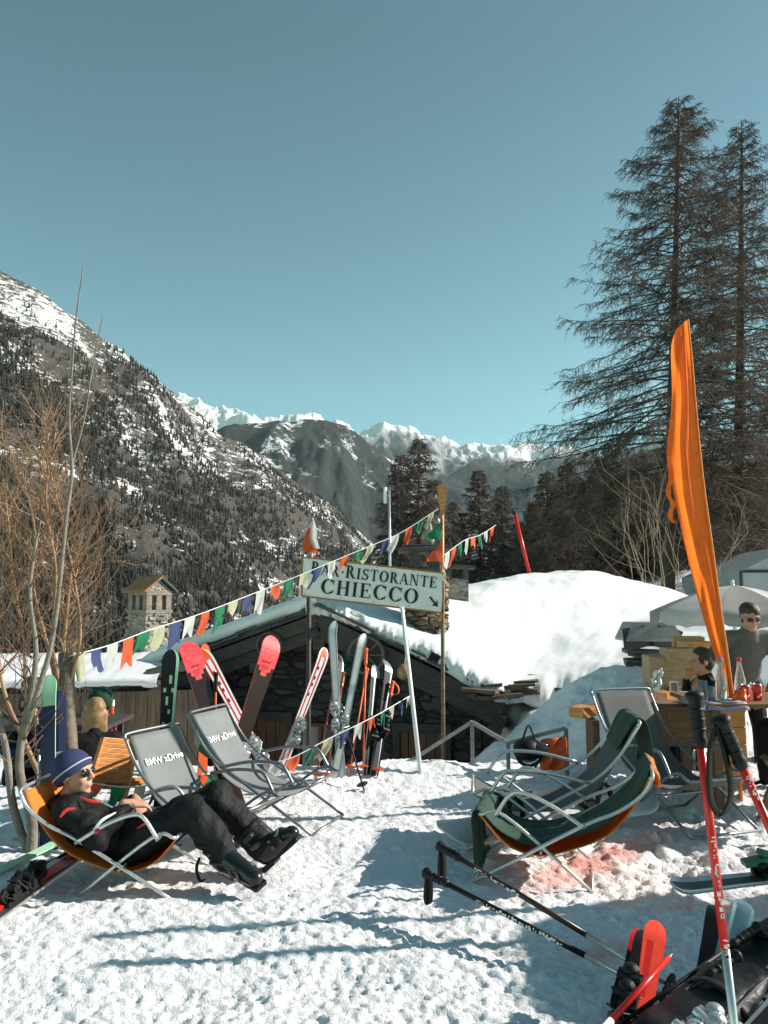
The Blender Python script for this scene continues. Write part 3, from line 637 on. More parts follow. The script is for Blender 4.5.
def larch(name, label, base, top, rb, nb, seed, group=None, lean=0, **k):
    h = top.z-base.z; t = thing(name, label, 'tree', base, group, local=True)
    v, f = larch_mesh(h, rb, nb, seed, **k)
    lx = (top.x-base.x)/h; v[:, 0] += v[:, 2]*lx
    m = MB(); m.tube([V(lx*h*q, .03*math.sin(q*7), h*q) for q in (0, .15, .3, .5, .7, .9, 1)], [h*.0125*(1-q)**.8+.015 for q in (0, .15, .3, .5, .7, .9, 1)], 8)
    m.build('trunk', BARK, t, smooth=True); npmesh('crown', v, f, LTW, t); return t
shp = lambda z: float(np.interp(z, [0, .1, .24, .4, .516, .655, .835, .92, 1], [1, 1, .95, .80, .68, .50, .31, .17, .02]))
T1 = larch('larch_tree', 'tallest bare larch with long drooping left branches, behind the orange banner', at(668, 600, 27), at(679, 96, 27), 6.2, 350, 1, tw=46, tlen=.62, shape=shp, droop=.42)
T2 = larch('larch_tree', 'slimmer second tall bare larch at the right edge, right of the tallest one', at(738, 604, 29), at(742, 119, 29), 4.2, 270, 2, tw=40, tlen=.55, shape=shp, droop=.35)
def dup(t, loc, sc_, rz, label, group=None):
    r = t.copy(); C.objects.link(r); r.location = loc; r.rotation_euler = (0, 0, rz); r.scale = (sc_,)*3; r['label'] = label
    if group: r['group'] = group
    for ch_ in list(t.children): c = ch_.copy(); C.objects.link(c); c.parent = r
    return r
GT = 'small bare larches in the gap left of the big larches'
T3 = larch('larch_tree', 'bare larch with a pointed top right behind the paddle-topped sign post', at(418, 600, 34), at(419, 437, 34), 2.6, 110, 3, group=GT, tw=26, tlen=.5, fine=.012, trw=.02)
def place(t, h0_, px, ptop, pbase, Y, rz, label, group): 
    b = at(px, pbase, Y); return dup(t, b, (at(px, ptop, Y).z-b.z)/h0_, rz, label, group)
H3 = at(419, 437, 34).z-at(418, 600, 34).z
place(T3, H3, 402, 452, 600, 36, 2.0, 'dark bare larch rising just left of the one behind the paddle post', GT)
place(T3, H3, 481, 468, 600, 38, 4.0, 'slender bare larch midway between the sign and the red marker pole', GT)
place(T3, H3, 503, 484, 600, 41, 1.0, 'small bare larch just left of the red marker pole', GT)
place(T3, H3, 455, 500, 600, 43, 3.1, 'shortest bare larch, seen just above the far chimney', GT)
GF = 'dark trees packed on the rising ground behind the tall larches'
T5 = larch('larch_tree', 'bare dark tree packed in the wood behind the tall larches', at(600, 600, 38), at(600, 455, 38), 3.0, 120, 6, group=GF, tw=30, tlen=.6, fine=.011, trw=.017, z0=.03)
H5 = at(600, 455, 38).z-at(600, 600, 38).z
r3 = random.Random(12)
for k, (px, pt, Y) in enumerate([(538, 500, 36), (552, 470, 40), (573, 462, 44), (588, 480, 35), (612, 440, 46), (628, 470, 37), (645, 452, 42), (660, 470, 36), (690, 465, 40), (706, 482, 35), (720, 455, 45), (735, 475, 38), (752, 468, 42), (768, 455, 46), (785, 470, 38), (805, 450, 44), (830, 460, 40), (526, 528, 33), (546, 522, 32), (566, 500, 33)]):
    place(T5, H5, px, pt, 598, Y, r3.uniform(0, 6), 'bare dark tree packed in the wood behind the tall larches', GF)
# wooded ridge far right
v0 = []; 
# bare shrubs: recursive twigs
def branchy(segs, p, d, L, r, depth, rs, spread=.5, up=.25, kids=3, wob=.18, nseg=4):
    pts = [Vector(p)]; d = Vector(d).normalized()
    for k in range(nseg):
        d = (d+Vector([rs.gauss(0, wob) for _ in range(3)])+UP*up*.12).normalized(); q = pts[-1]+d*L/nseg
        segs.append((pts[-1], q, r*(1-k/nseg*.6), r*(1-(k+1)/nseg*.6))); pts.append(q)
        if depth > 0:
            for _ in range(kids if k else 1):
                if rs.random() < .8:
                    nd = (d+Vector([rs.gauss(0, spread) for _ in range(3)])+UP*up).normalized()
                    branchy(segs, q, nd, L*rs.uniform(.4, .75), r*.5, depth-1, rs, spread, up, kids, wob, 3)
def segs_build(segs, name, m, parent):
    v, f = strands([tuple(s[0]) for s in segs], [tuple(s[1]) for s in segs], np.array([s[2] for s in segs]), np.array([s[3] for s in segs]))
    return npmesh(name, v, f, m, parent)
TWO = mat('tan_twig', (.38, .225, .13), .8, var=.25, scale=3, col2=(.20, .11, .06)); TWG = mat('pale_bark', (.24, .205, .175), .9, var=.25, scale=9, bump=.5, bscale=40, col2=(.14, .12, .10))
rs = random.Random(21)
def stem(mb, pp, rad, n=8): 
    P_ = polyx([at(a, b, Y) for a, b, Y in pp], 5); k = len(P_); mb.tube(P_, [rad[0]+(rad[1]-rad[0])*(i/(k-1))**.8 for i in range(k)], n); return P_
g1 = gnd(28, 855)
tr1 = thing('bare_tree', 'grey-barked bare tree with pale crooked trunk and tall shoots at the left edge', 'tree', g1)
m = MB(); segs = []
paths = [([(30, 866, 4.75), (32, 820, 4.75), (20, 775, 4.75), (22, 735, 4.75), (30, 700, 4.75), (36, 650, 4.75), (30, 590, 4.8), (40, 520, 4.9)], (.038, .009)),
         ([(33, 860, 4.8), (14, 810, 4.75), (6, 750, 4.7), (-8, 680, 4.7), (-15, 600, 4.7)], (.03, .012)),
         ([(22, 740, 4.75), (38, 690, 4.7), (50, 650, 4.7), (58, 600, 4.7), (66, 520, 4.7), (72, 470, 4.7), (69, 420, 4.7), (72, 370, 4.7), (76, 320, 4.7), (83, 268, 4.7)], (.020, .0035)),
         ([(70, 470, 4.7), (84, 420, 4.72), (92, 370, 4.72), (103, 315, 4.75)], (.008, .003))]
for pp, rd in paths:
    P_ = stem(m, pp, rd)
    if rd[0] > .022:
        for q in P_[len(P_)//3::2]:
            for _ in range(2): branchy(segs, q, (rs.gauss(.1, .8), rs.gauss(0, .6), rs.uniform(.2, 1.2)), rs.uniform(.25, .6), .006, 1, rs, up=.35, kids=1)
m.build('trunk', TWG, tr1, smooth=True); segs_build(segs, 'twigs', mat('reddish_twig', (.20, .11, .07), .85, var=.2, scale=5), tr1)
g2 = gnd(52, 838)
tr2 = thing('bare_shrub', 'tan and orange bare shrub with a dense tangle of twigs at the left edge', 'shrub', g2)
m = MB(); segs = []
for pp, rd in [([(50, 838, 5.2), (52, 780, 5.2), (58, 720, 5.2), (62, 670, 5.25), (66, 620, 5.3), (72, 560, 5.3)], (.026, .011)),
               ([(56, 740, 5.2), (68, 690, 5.2), (80, 640, 5.2), (76, 590, 5.2), (64, 530, 5.2), (50, 470, 5.2)], (.016, .006)),
               ([(54, 780, 5.2), (40, 730, 5.3), (26, 690, 5.3), (24, 640, 5.3), (14, 580, 5.3), (6, 500, 5.3)], (.018, .006)),
               ([(60, 700, 5.2), (46, 640, 5.3), (34, 590, 5.35), (36, 540, 5.4), (22, 470, 5.4)], (.014, .005)),
               ([(60, 690, 5.2), (52, 640, 5.1), (56, 570, 5.1), (46, 500, 5.1), (56, 430, 5.1)], (.012, .005)),
               ([(50, 800, 5.2), (24, 740, 5.4), (4, 690, 5.5), (-10, 610, 5.5), (-14, 520, 5.5)], (.02, .007))]:
    P_ = stem(m, pp, rd)
    for q in P_[int(len(P_)*.55)::1]:
        for _ in range(3): branchy(segs, q, (rs.gauss(-.10, .5), rs.gauss(0, .6), rs.uniform(.3, 1.3)), rs.uniform(.2, .5), rs.uniform(.003, .007), 2, rs, up=.5, kids=1, wob=.16, spread=.5)
for pp in [[(66, 665, 5.2), (100, 640, 5.15), (125, 625, 5.1), (160, 600, 5.1)], [(70, 640, 5.2), (90, 610, 5.15), (110, 580, 5.1), (125, 560, 5.1)]]:
    stem(m, pp, (.006, .002), 5)
m.build('stems', TWO, tr2, smooth=True); segs_build(segs, 'twigs', TWO, tr2); print('shrub segs', len(segs))
tr3 = thing('bare_shrub', 'thin pale bare shrub just left of the orange banner behind the roof snow', 'shrub', at(655, 600, 19)); segs = []
for k in range(12): branchy(segs, at(655+rs.uniform(-15, 45), 604, 19+rs.uniform(-1, 1)), (rs.gauss(0, .35), 0, 1), rs.uniform(1.3, 2.6), .016, 2, rs, up=.3, kids=1, spread=.45)
segs_build(segs, 'twigs', mat('grey_tan_twig', (.30, .22, .16), .9, var=.2, scale=2), tr3)
# ---------------------------------------------------------------- object materials
ALU = mat('pale_tube_metal', (.62, .61, .59), .35, .75, var=.1, scale=30); GTUBE = mat('grey_tube_metal', (.27, .28, .29), .35, .7, var=.1, scale=30)
GMESH = mat('grey_mesh_fabric', (.17, .18, .18), .75, var=.08, scale=6, bump=.35, bscale=260, sheen=.2)
DGMESH = mat('dark_grey_fabric', (.10, .105, .105), .8, var=.1, scale=6, bump=.35, bscale=260)
OFAB = cloth_trans('orange_canvas', (.78, .23, .03), .25); GREENT = cloth_trans('green_towel', (.013, .055, .032), .08)
MATS['green_towel'].node_tree.nodes['Principled BSDF'].inputs['Sheen Weight'].default_value = .05
WHITE = mat('white_paint', (.78, .78, .77), .4, var=.05, scale=5); RED = mat('red_gloss', (.62, .02, .015), .25, var=.08, scale=6); ORG = mat('orange_red', (.75, .12, .02), .45, var=.08, scale=6)
CORAL = mat('coral_red', (.90, .05, .065), .4, var=.25, scale=45, col2=(.95, .13, .14)); BLKG = mat('black_rubber', (.008, .008, .009), .5, var=0, spec=.25, bump=.2, bscale=90)
DKBR = mat('dark_maroon_top', (.035, .018, .016), .3, var=.1, scale=5); NAVY = mat('navy', (.018, .028, .09), .5, var=.15, scale=8); GRN = mat('flag_green', (.02, .22, .10), .6, var=.1)
MINT = mat('mint', (.35, .62, .42), .4, var=.05); SIL = mat('silver', (.55, .56, .56), .3, .7, var=.15, scale=12); CREAM = mat('cream', (.62, .60, .42), .6, var=.08)
OWD = wood('orange_varnished_wood', (.62, .26, .06), (.36, .13, .03), axis=(3, 3, 14), rough=.45); LWD = wood('crate_wood', (.52, .32, .16), (.32, .20, .10), axis=(2, 14, 14)); BWD = wood('brown_wood', (.22, .11, .05), (.09, .045, .02))
def font_mesh(s, size, ext, M, name, m, parent, shear=0, bold=0.0):
    cu = bpy.data.curves.new('txt', 'FONT'); cu.body = s; cu.size = size; cu.extrude = ext; cu.align_x = 'CENTER'; cu.align_y = 'CENTER'; cu.shear = shear; cu.offset = bold
    o = bpy.data.objects.new('txt', cu); C.objects.link(o); dg = bpy.context.evaluated_depsgraph_get(); dg.update()
    me = bpy.data.meshes.new_from_object(o.evaluated_get(dg)); bpy.data.objects.remove(o)
    off = OFF.get(parent.name, Vector()); me.transform(Matrix.Translation(-off) @ M); me.materials.clear(); me.materials.append(m)
    r = bpy.data.objects.new(name, me); C.objects.link(r); r.parent = parent; OFF[r.name] = off; return r
# ---------------------------------------------------------------- deck chairs
LOW = dict(sling=[(-.41, .565), (-.34, .43), (-.2, .275), (0, .185), (.15, .155), (.30, .20), (.42, .325)], A=[(-.42, .575), (-.37, .49), (-.25, .40), (-.07, .315), (.46, .012)],
           B=[(.42, .335), (.29, .335), (-.12, .012)], arm=[(-.09, .325), (.06, .415), (.19, .465), (.26, .455), (.34, .345)])
UPR = dict(sling=[(-.53, .74), (-.41, .53), (-.27, .345), (-.08, .245), (.13, .225), (.29, .25), (.43, .315)], A=[(-.54, .75), (-.42, .565), (-.28, .43), (-.05, .30), (.46, .012)],
           B=[(.43, .325), (.27, .33), (-.16, .012)], arm=[(-.24, .41), (-.02, .46), (.17, .47), (.25, .45), (.33, .335)])
def deck_chair(label, loc, yaw, P, fab, tube, sc_=1.0, wd=.56, text=None, group=None, tr=.0098, under=None):
    t = thing('deck_chair', label, 'deck chair', loc, group, rz=yaw, local=True); OFF[t.name] = Vector(); s = sc_; hw = wd/2
    f = MB()
    for y in (-hw, hw):
        f.tube(polyx([V(a*s, y, b*s) for a, b in P['A']], 5), tr, 8)
    (xt, zt), (xb, zb_) = P['A'][0], P['A'][-1]
    pts = [V(xt*s+.012, -hw, zt*s-.02), V(xt*s, -hw+.02, zt*s+.008), V(xt*s, 0, zt*s+.012), V(xt*s, hw-.02, zt*s+.008), V(xt*s+.012, hw, zt*s-.02)]
    f.tube(polyx(pts, 4), tr, 8); f.tube([V(xb*s, -hw, zb_), V(xb*s, hw, zb_)], tr, 8); f.build('back_frame', tube, t, smooth=True)
    f = MB(); iw = hw-.028
    for y in (-iw, iw): f.tube(polyx([V(a*s, y, b*s) for a, b in P['B']], 5), tr, 8)
    (xt, zt), (xb, zb_) = P['B'][0], P['B'][-1]
    f.tube([V(xt*s, -iw, zt*s), V(xt*s, iw, zt*s)], tr, 8); f.tube([V(xb*s, -iw, zb_), V(xb*s, iw, zb_)], tr, 8)
    f.tube([V(.12*s, -iw, .22*s-.05), V(.12*s, iw, .22*s-.05)], tr*.8, 8); f.build('seat_frame', tube, t, smooth=True)
    for y in (-hw-.024, hw+.024):
        f = MB(); f.tube(polyx([V(a*s, y, b*s) for a, b in P['arm']], 6), tr*1.1, 8); f.build('armrest', tube, t, smooth=True)
        f = MB()
        for a, b in ((P['arm'][0]), (P['arm'][-1])): f.tube([V(a*s, y*1.03, b*s), V(a*s, y*.82, b*s)], .009, 6)
        f.build('bolt', GTUBE, t)
    sp_ = polyx([V(a*s, 0, b*s) for a, b in P['sling']], 6); rows = []
    for i, p in enumerate(sp_):
        row = []
        for j in range(11):
            y = (j/10-.5)*2*(hw-.035); row.append(p+V(0, y, -.025*s*(1-(2*j/10-1)**2)*math.sin(math.pi*i/(len(sp_)-1))))
        rows.append(row)
    f = MB(); f.grid(rows, thick=.005); sl_ = f.build('sling', fab, t, smooth=True)
    if text:
        a = sp_[4]; b = sp_[9]; up = (a-b).normalized(); nrm = up.cross(V(0, 1, 0)); nrm = nrm if nrm.x > 0 or nrm.z > 0 else -nrm
        nrm = V(up.z, 0, -up.x); TXT = True
        c = a.lerp(b, .35)+nrm*.012; ex = V(0, 1, 0); M = Matrix(((ex.x, up.x, nrm.x, c.x), (ex.y, up.y, nrm.y, c.y), (ex.z, up.z, nrm.z, c.z), (0, 0, 0, 1)))
        lo = font_mesh(text, .070*s, .001, Matrix.Identity(4), 'lettering', mat('print_white', (.75, .75, .74), .6, var=0), sl_, bold=.0006)
        n_ = len(sp_)
        for v_ in lo.data.vertices:
            u_, w_, h_ = v_.co; f_ = 5.2-w_/max((sp_[6]-sp_[7]).length, 1e-4); k0 = int(min(max(f_, 0), n_-2)); p = sp_[k0].lerp(sp_[k0+1], f_-k0); jj = u_/(2*(hw-.035))+.5
            v_.co = p+V(0, u_, -.025*s*(1-(2*jj-1)**2)*math.sin(math.pi*f_/(n_-1)))+nrm*(.0125+h_)
    return t
def onz(x, y, d=0): return V(x, y, h0(x, y)+d)
dc1 = deck_chair('low deck chair of orange canvas on pale tubes, with the reclining person in it', onz(-1.47, 4.33, -.01), R(-2), LOW, OFAB, ALU, .97, wd=.54)
GB = 'deck chairs standing in the snow'; 
for o_ in (dc1,): o_['group'] = GB
deck_chair('grey deck chair with white lettering, just behind the knees of the reclining person', onz(-1.10, 4.95, -.01), R(-27), UPR, GMESH, GTUBE, .90, wd=.50, text='BMW xDrive', group=GB)
deck_chair('grey lettered deck chair farther back, in front of the crossed red-and-white skis', onz(-.78, 5.40, -.01), R(-20), UPR, GMESH, GTUBE, .95, wd=.50, text='BMW xDrive', group=GB)
dr = deck_chair('low deck chair with orange sling lined by a green towel, nearest on the right', onz(1.02, 4.42, 0), R(165), LOW, OFAB, ALU, 1.07, wd=.56, group=GB)
deck_chair('taller grey deck chair directly behind the orange one, green towel over its top', onz(1.0, 4.95, 0), R(173), UPR, DGMESH, ALU, 1.02, wd=.56, group=GB)
deck_chair('dark grey empty deck chair turned to the camera beside the plank bench', onz(2.0, 5.45, .02), R(-72), UPR, DGMESH, GTUBE, 1.05, wd=.52, group=GB)
# towels
def drape(name, label, rows, m=GREENT, cat='towel', fringe=0, thick=.005, seed=1, parent=None):
    r = random.Random(seed); P = []
    for i, row in enumerate(rows):
        q = polyx(row, 4); P.append([p+V(r.gauss(0, .003), .012*math.sin(k*1.7+i*.5), r.gauss(0, .003)) for k, p in enumerate(q)])
    P2 = [];
    for j in range(len(P[0])): P2.append(polyx([P[i][j] for i in range(len(P))], 4))
    mb = MB(); mb.grid(P2, thick=thick)
    if fringe:
        for j in range(len(P2)):
            for q in range(2):
                a = P2[j][-1]+V(r.uniform(-.01, .01), r.uniform(-.01, .01), .01); mb.tube([a, a+V(r.uniform(-.01, .01), 0, -fringe*.5), a+V(r.uniform(-.02, .02), r.uniform(-.02, .02), -fringe*r.uniform(.7, 1.1))], .004, 4)
    o = mb.build(name, m, parent, smooth=True); 
    if label: tag(o, label, cat)
    return o
def TS(r): return [[B0+fw*((p-B0).dot(fw)*.911)+sd_*(p-B0).dot(sd_)+UP*((p-B0).z*.911) for p in q] for q in r]
# towel over the tall chair's top (hangs in front and behind)
s_ = 1.12; B0 = Vector((1.0, 4.95, h0(1.0, 4.95))); yw = R(173); fw = V(math.cos(yw), math.sin(yw), 0); sd_ = V(-math.sin(yw), math.cos(yw), 0)
def CL(x, y, z, B=B0, f=fw, s=sd_): return B+f*x+s*y+V(0, 0, z)
rws = [[CL(-.47, y, .66) for y in (-.17, -.06, .05, .16, .25)], [CL(-.565, y, .835) for y in (-.17, -.06, .05, .16, .25)], [CL(-.63, y, .862) for y in (-.17, -.06, .05, .16, .25)],
       [CL(-.665, y, .80) for y in (-.17, -.06, .05, .16, .25)], [CL(-.67, y, .68+.02*math.sin(y*30)) for y in (-.18, -.06, .05, .16, .27)], [CL(-.68, y, .58+.03*math.sin(y*25)) for y in (-.19, -.07, .05, .16, .27)]]
drape('towel', 'fringed green towel hung over the top of the tall grey deck chair', TS(rws), fringe=.07, seed=3)
B1 = Vector((1.02, 4.42, h0(1.02, 4.42))); yw1 = R(165); f1 = V(math.cos(yw1), math.sin(yw1), 0); s1_ = V(-math.sin(yw1), math.cos(yw1), 0)
sp_ = [(-.50, .71), (-.47, .64), (-.41, .53), (-.24, .37), (0, .27), (.18, .235), (.36, .275), (.49, .405), (.535, .36), (.535, .22), (.52, .08), (.49, .035)]
rws = [[CL(x*.907+.01, y*(1+.05*math.sin(i*2)), z*.907+.012+.008*math.sin(i*3+y*9), B1, f1, s1_) for y in (-.22, -.1, 0, .1, .22)] for i, (x, z) in enumerate(sp_)]
drape('towel', 'dark green towel laid along the orange deck chair and hanging off its front', rws, seed=5)
for k_ in range(1):
    m = MB(); rws = [[CL(-.50-.012*i+.03*math.sin(y*30), y, .70-.02*i+.02*math.sin(i+y*40), B1, f1, s1_) for y in (-.26, -.15, -.05, .05, .15)] for i in range(4)]
drape('headrest_pad', None, [[CL(-.44-x, y, .603+z, B1, f1, s1_) for y in (-.26, -.1, .1, .26)] for x, z in ((-.012, -.07), (.0, -.02), (.025, .015), (.035, -.01), (.03, -.05))], m=OFAB, parent=None, thick=.012)
o = [o for o in C.objects if o.name.startswith('headrest_pad')][0]; o.parent = dr; o.matrix_parent_inverse = (Matrix.Translation(dr.location) @ Matrix.Rotation(dr.rotation_euler.z, 4, 'Z')).inverted()
# ---------------------------------------------------------------- skis and poles
def ski(label, tip, tail, wd, n, mats, colf, group=None, bind=None, tipb=.05, L=None, name='ski', cat='ski', bmat=None, rocker=.0, rt=.07):
    tip = Vector(tip); tail = Vector(tail); d = (tip-tail); Ln = d.length; d.normalize(); n = Vector(n); n = (n-d*n.dot(d)).normalized(); sd = d.cross(n)
    t = thing(name, label, cat, tail, group); rows = []; N_ = 44; cols = 7; ms = []
    for i in range(N_+1):
        u = i/N_; u = 1-(1-u)**1.35 if False else (u*1.16 if u < .8 else .928+.072*math.sin((u-.8)/.2*math.pi/2))
        w_ = wd*(1-.22*math.sin(math.pi*min(u/.92, 1))**1.2)
        if u > 1-rt: w_ *= math.sqrt(max(1-((u-1+rt)/rt)**2, 0.004))
        if u < .03: w_ *= .75+.25*u/.03
        c = tail+d*Ln*u+n*(tipb*max(0, (u-.86)/.14)**2+rocker*4*u*(1-u))
        rows.append([c+sd*w_*(j/(cols-1)-.5) for j in range(cols)])
    mb = MB(); mb.grid(rows, thick=.012); F_ = N_*(cols-1)
    for i in range(N_):
        for j in range(cols-1): q = colf((i+.5)/N_*1.16 if (i+.5)/N_ < .8 else .928+.072*math.sin(((i+.5)/N_-.8)/.2*math.pi/2), j); mb.m[i*(cols-1)+j] = q; mb.m[F_+i*(cols-1)+j] = q
    mb.build('board', mats, t, fix=True)
    if bind:
        for u, nm in ((bind+.045, 'toe_binding'), (bind-.06, 'heel_binding')):
            c = tail+d*Ln*u; b = MB(); sg = 1
            b.box(c+n*.022, (.13, wd*.75, .022), d, sd); b.box(c+n*.045, (.07, wd*.95, .03), d, sd); b.tube([c+n*.07-sd*wd*.45, c+n*.07+sd*wd*.45], .016, 8)
            b.ell(c+n*.07+d*.03, (.03, .03, .024)); b.box(c+n*.06-d*.05, (.05, .02, .05), d+n*.6, sd); b.tube([c+n*.03-sd*wd*.6-d*.03, c+n*.075-d*.07, c+n*.03+sd*wd*.6-d*.03], .005, 6)
            b.build(nm, bmat or SIL, t, bevel=.003)
    return t
def strap_mesh(mb, p, d, side, L, w_=.018):
    P_ = polyx([p, p+side*.03+V(0, 0, -L*.3), p+side*.035+V(0, 0, -L*.8), p+side*.0+V(0, 0, -L), p-side*.035+V(0, 0, -L*.75), p-side*.02+V(0, 0, -L*.3), p], 5)
    wd_ = V(.75, .65, 0)*(w_/2); mb.grid([[q-wd_, q+wd_] for q in P_], thick=.003)
def ski_pole(label, top, tip, shaft, gripm=None, group=None, r=.0085, strap=.16, basket=True, marks=None, low=None, split=.5, side=None, sw=.018):
    top = Vector(top); tip = Vector(tip); d = (tip-top).normalized(); L = (tip-top).length; t = thing('ski_pole', label, 'ski pole', tip, group); gm = gripm or BLKG
    if low: 
        b = MB(); b.tube([top+d*.1, top+d*(L*split)], r, 10); b.build('shaft', shaft, t, smooth=True); b = MB(); b.tube([top+d*L*split, tip-d*.02], [r*.97, r*.75], 10); b.build('lower_shaft', low, t, smooth=True)
    else: b = MB(); b.tube([top+d*.1, tip-d*.02], [r, r*.75], 10); b.build('shaft', shaft, t, smooth=True)
    gs = 1+(r-.0085)*60; b = MB(); b.tube([top, top+d*.006, top+d*.016, top+d*.024, top+d*.045, top+d*.07, top+d*.095, top+d*.12, top+d*.128, top+d*.15], [q*gs for q in (.012, .021, .022, .017, .0145, .0165, .0155, .0135, .017, .0125)], 12)
    for k in range(3): b.tube([top+d*(.045+.026*k), top+d*(.052+.026*k)], [.0168*gs, .0168*gs], 12)
    b.build('grip', gm, t, smooth=True)
    if strap:
        b = MB(); s_ = side or V(1, 0, 0); strap_mesh(b, top+d*.02+s_*.015, d, s_, strap, sw); b.build('strap', gm, t, smooth=True)
    if basket: b = MB(); b.lathe(tip-d*.07, [(.012, 0), (.045, .004), (.047, .008), (.012, .02)], -d, 12); b.build('basket', gm, t)
    b = MB(); b.tube([tip-d*.04, tip], [.006, .002], 6); b.build('tip', SIL, t)
    if marks:
        e, s2, u2 = frame(d); fr = (V(0, 0, 0)+Vector((0, -1, 0))); fr = (fr-d*fr.dot(d)).normalized(); sx = d.cross(fr)
        b = MB(); q = random.Random(5)
        for a_, b_, st_ in marks:
            k = a_
            while k < b_:
                hgt = st_*q.uniform(.5, .75); p = top+d*k
                for jj in range(q.choice((2, 3))):
                    b.box(p+fr*(r*1.03)+d*q.uniform(0, hgt)+sx*q.uniform(-.35, .35)*r, (q.choice((.25, .9))*hgt, q.choice((.3, .8))*r, .001), d, sx)
                k += st_
        b.build('lettering', mat('mark_white', (.8, .78, .75), .5, var=0), t)
    return t
FN = V(.5, -.85, .0)                                              # skis that show a face to the camera
GS = 'skis planted upright in the snow'; GPL = 'ski poles planted among the skis'
rt_ = lambda t, j: (0 if t > .80 else 1)
def redtip(t, j): return 0 if t > (.755+.05*abs(j-2.5)/2.5) else 1
ski('black ski with mint chevrons, leftmost of the upright skis by the plank shed', at(171, 650, 5.75), at(162, 800, 5.75)-V(0, 0, .1), .125, V(.2, -1, 0), [BLKG, MINT], lambda t, j: 1 if (j == 5 or (j in (1, 2, 3, 4) and .5 < t < .86 and (int(t*30) % 2 == 0) and (j+int(t*15)) % 3 == 0)) else 0, GS, None, tipb=-.06)
sA = ski('dark ski with coral tip leaning left, behind the top of the far grey deck chair', at(188, 640, 5.85), at(238, 800, 5.7)-V(0, 0, .1), .155, V(.5, -.85, 0), [CORAL, DKBR], redtip, GS, .42, tipb=-.07)
sB = ski('dark ski with coral tip leaning right, crossing the red-and-white ski', at(276, 636, 5.95), at(217, 800, 5.7)-V(0, 0, .1), .155, V(.5, -.85, 0), [CORAL, DKBR], redtip, GS, .30, tipb=-.07)
for s_, tp, tl in ((sA, at(188, 640, 5.85), at(238, 800, 5.7)), (sB, at(276, 636, 5.95), at(217, 800, 5.7))):
    d = (tp-tl).normalized(); sd = d.cross(V(0, -1, 0)); c = tp-d*.235+V(0, -.035, 0); b = MB()
    for rr1, cnt in enumerate((5, 4, 3, 2, 1)):
        for k in range(cnt):
            q = c-d*(.012*rr1)+sd*(k-(cnt-1)/2)*.013; b.prism([q-sd*.005+d*.004, q+sd*.005+d*.004, q-d*.005], V(0, -.001, 0))
    for k in range(7): b.box(c+d*.03+sd*(k-3)*.010+V(0, .004, 0), (.012 if k % 2 else .016, .006, .001), d, sd)
    b.build('tip_mark', DKBR, s_)
rwc = lambda t, j: (1 if t > .93 and j in (1, 2, 3, 4) else (0 if j in (1, 4) else (2 if (j == 2 and .55 < t < .85 and int(t*40) % 3 == 0) else 3)))
ski('red, white and blue striped ski leaning left across the coral-tipped one', at(203, 650, 6.1), gnd(272, 778), .10, FN, [RED, ORG, NAVY, WHITE], rwc, GS, .24, tipb=-.04)
ski('red and white striped ski leaning right, left of the two white skis', at(327, 648, 6.6), gnd(279, 775), .095, FN, [RED, ORG, NAVY, WHITE], rwc, GS, .34, tipb=-.04)
ski('narrow orange ski standing behind the left coral-tipped ski', at(206, 643, 6.2), gnd(202, 800), .085, FN, [ORG], lambda t, j: 0, GS, None, tipb=-.03)
ski('tall plain white ski standing almost vertical, left one of the white pair', at(331, 617, 6.8), gnd(341, 777), .078, V(-.2, -1, 0), [SIL, WHITE], lambda t, j: 1 if j in (1, 2, 3, 4) else 0, GS, .36, tipb=-.12)
ski('tall plain white ski leaning right with bent tip, right one of the white pair', at(364, 628, 6.9), gnd(334, 778), .075, V(-.1, -1, 0), [SIL, WHITE], lambda t, j: 1 if j in (1, 2, 3, 4) else 0, GS, .3, tipb=-.12)
ski('short dark ski with thin pale edge right behind the tall white ski', at(341, 650, 7.0), gnd(334, 772), .075, V(.6, -1, 0), [BLKG, SIL], lambda t, j: 1 if j == 5 else 0, GS, .4, tipb=-.08)
ski('dark grey ski with silver tip, left of the two under the lamp', at(377, 664, 6.9), gnd(367, 776), .085, FN, [SIL, BLKG], lambda t, j: 0 if t > .86 or j == 2 else 1, GS, .38, tipb=-.04, bmat=BLKG)
ski('thin black ski with curved silver tip, right of the two under the lamp', at(391, 657, 6.95), gnd(374, 776), .08, V(.7, -1, 0), [SIL, BLKG], lambda t, j: 0 if t > .88 or j == 5 else 1, GS, .42, tipb=-.1, bmat=BLKG)
CP = mat('copper_shaft', (.42, .13, .07), .35, .3, var=.1)
ski_pole('copper ski pole leaning right, left of the tall white skis', at(338, 664, 6.75), gnd(315, 782), CP, CP, GPL, strap=0)
ski_pole('second copper ski pole, touching the tall white ski at its grip', at(344, 672, 6.7), gnd(325, 784), CP, CP, GPL, strap=0)
ski_pole('bright orange ski pole upright, right of the tall white skis', at(366, 648, 6.75), gnd(363, 776), ORG, ORG, GPL, strap=0)
ski_pole('orange ski pole leaning right beside the upright orange one', at(367, 668, 6.8), gnd(349, 776), ORG, ORG, GPL, strap=0)
ski_pole('black ski pole leaning left in front of the white skis, tip nearest the chairs', at(337, 700, 6.6), gnd(365, 792), BLKG, None, GPL)
ski_pole('black ski pole with orange grip at the right end of the upright skis', at(393, 681, 6.85), gnd(377, 778), BLKG, ORG, GPL, strap=.1)
ski_pole('black ski pole standing behind the far grey deck chair, orange at its middle', at(216, 672, 6.0), gnd(214, 800), ORG, BLKG, GPL, strap=0)
for k_, (px, pt) in enumerate(((398, 704), (384, 712))): pass
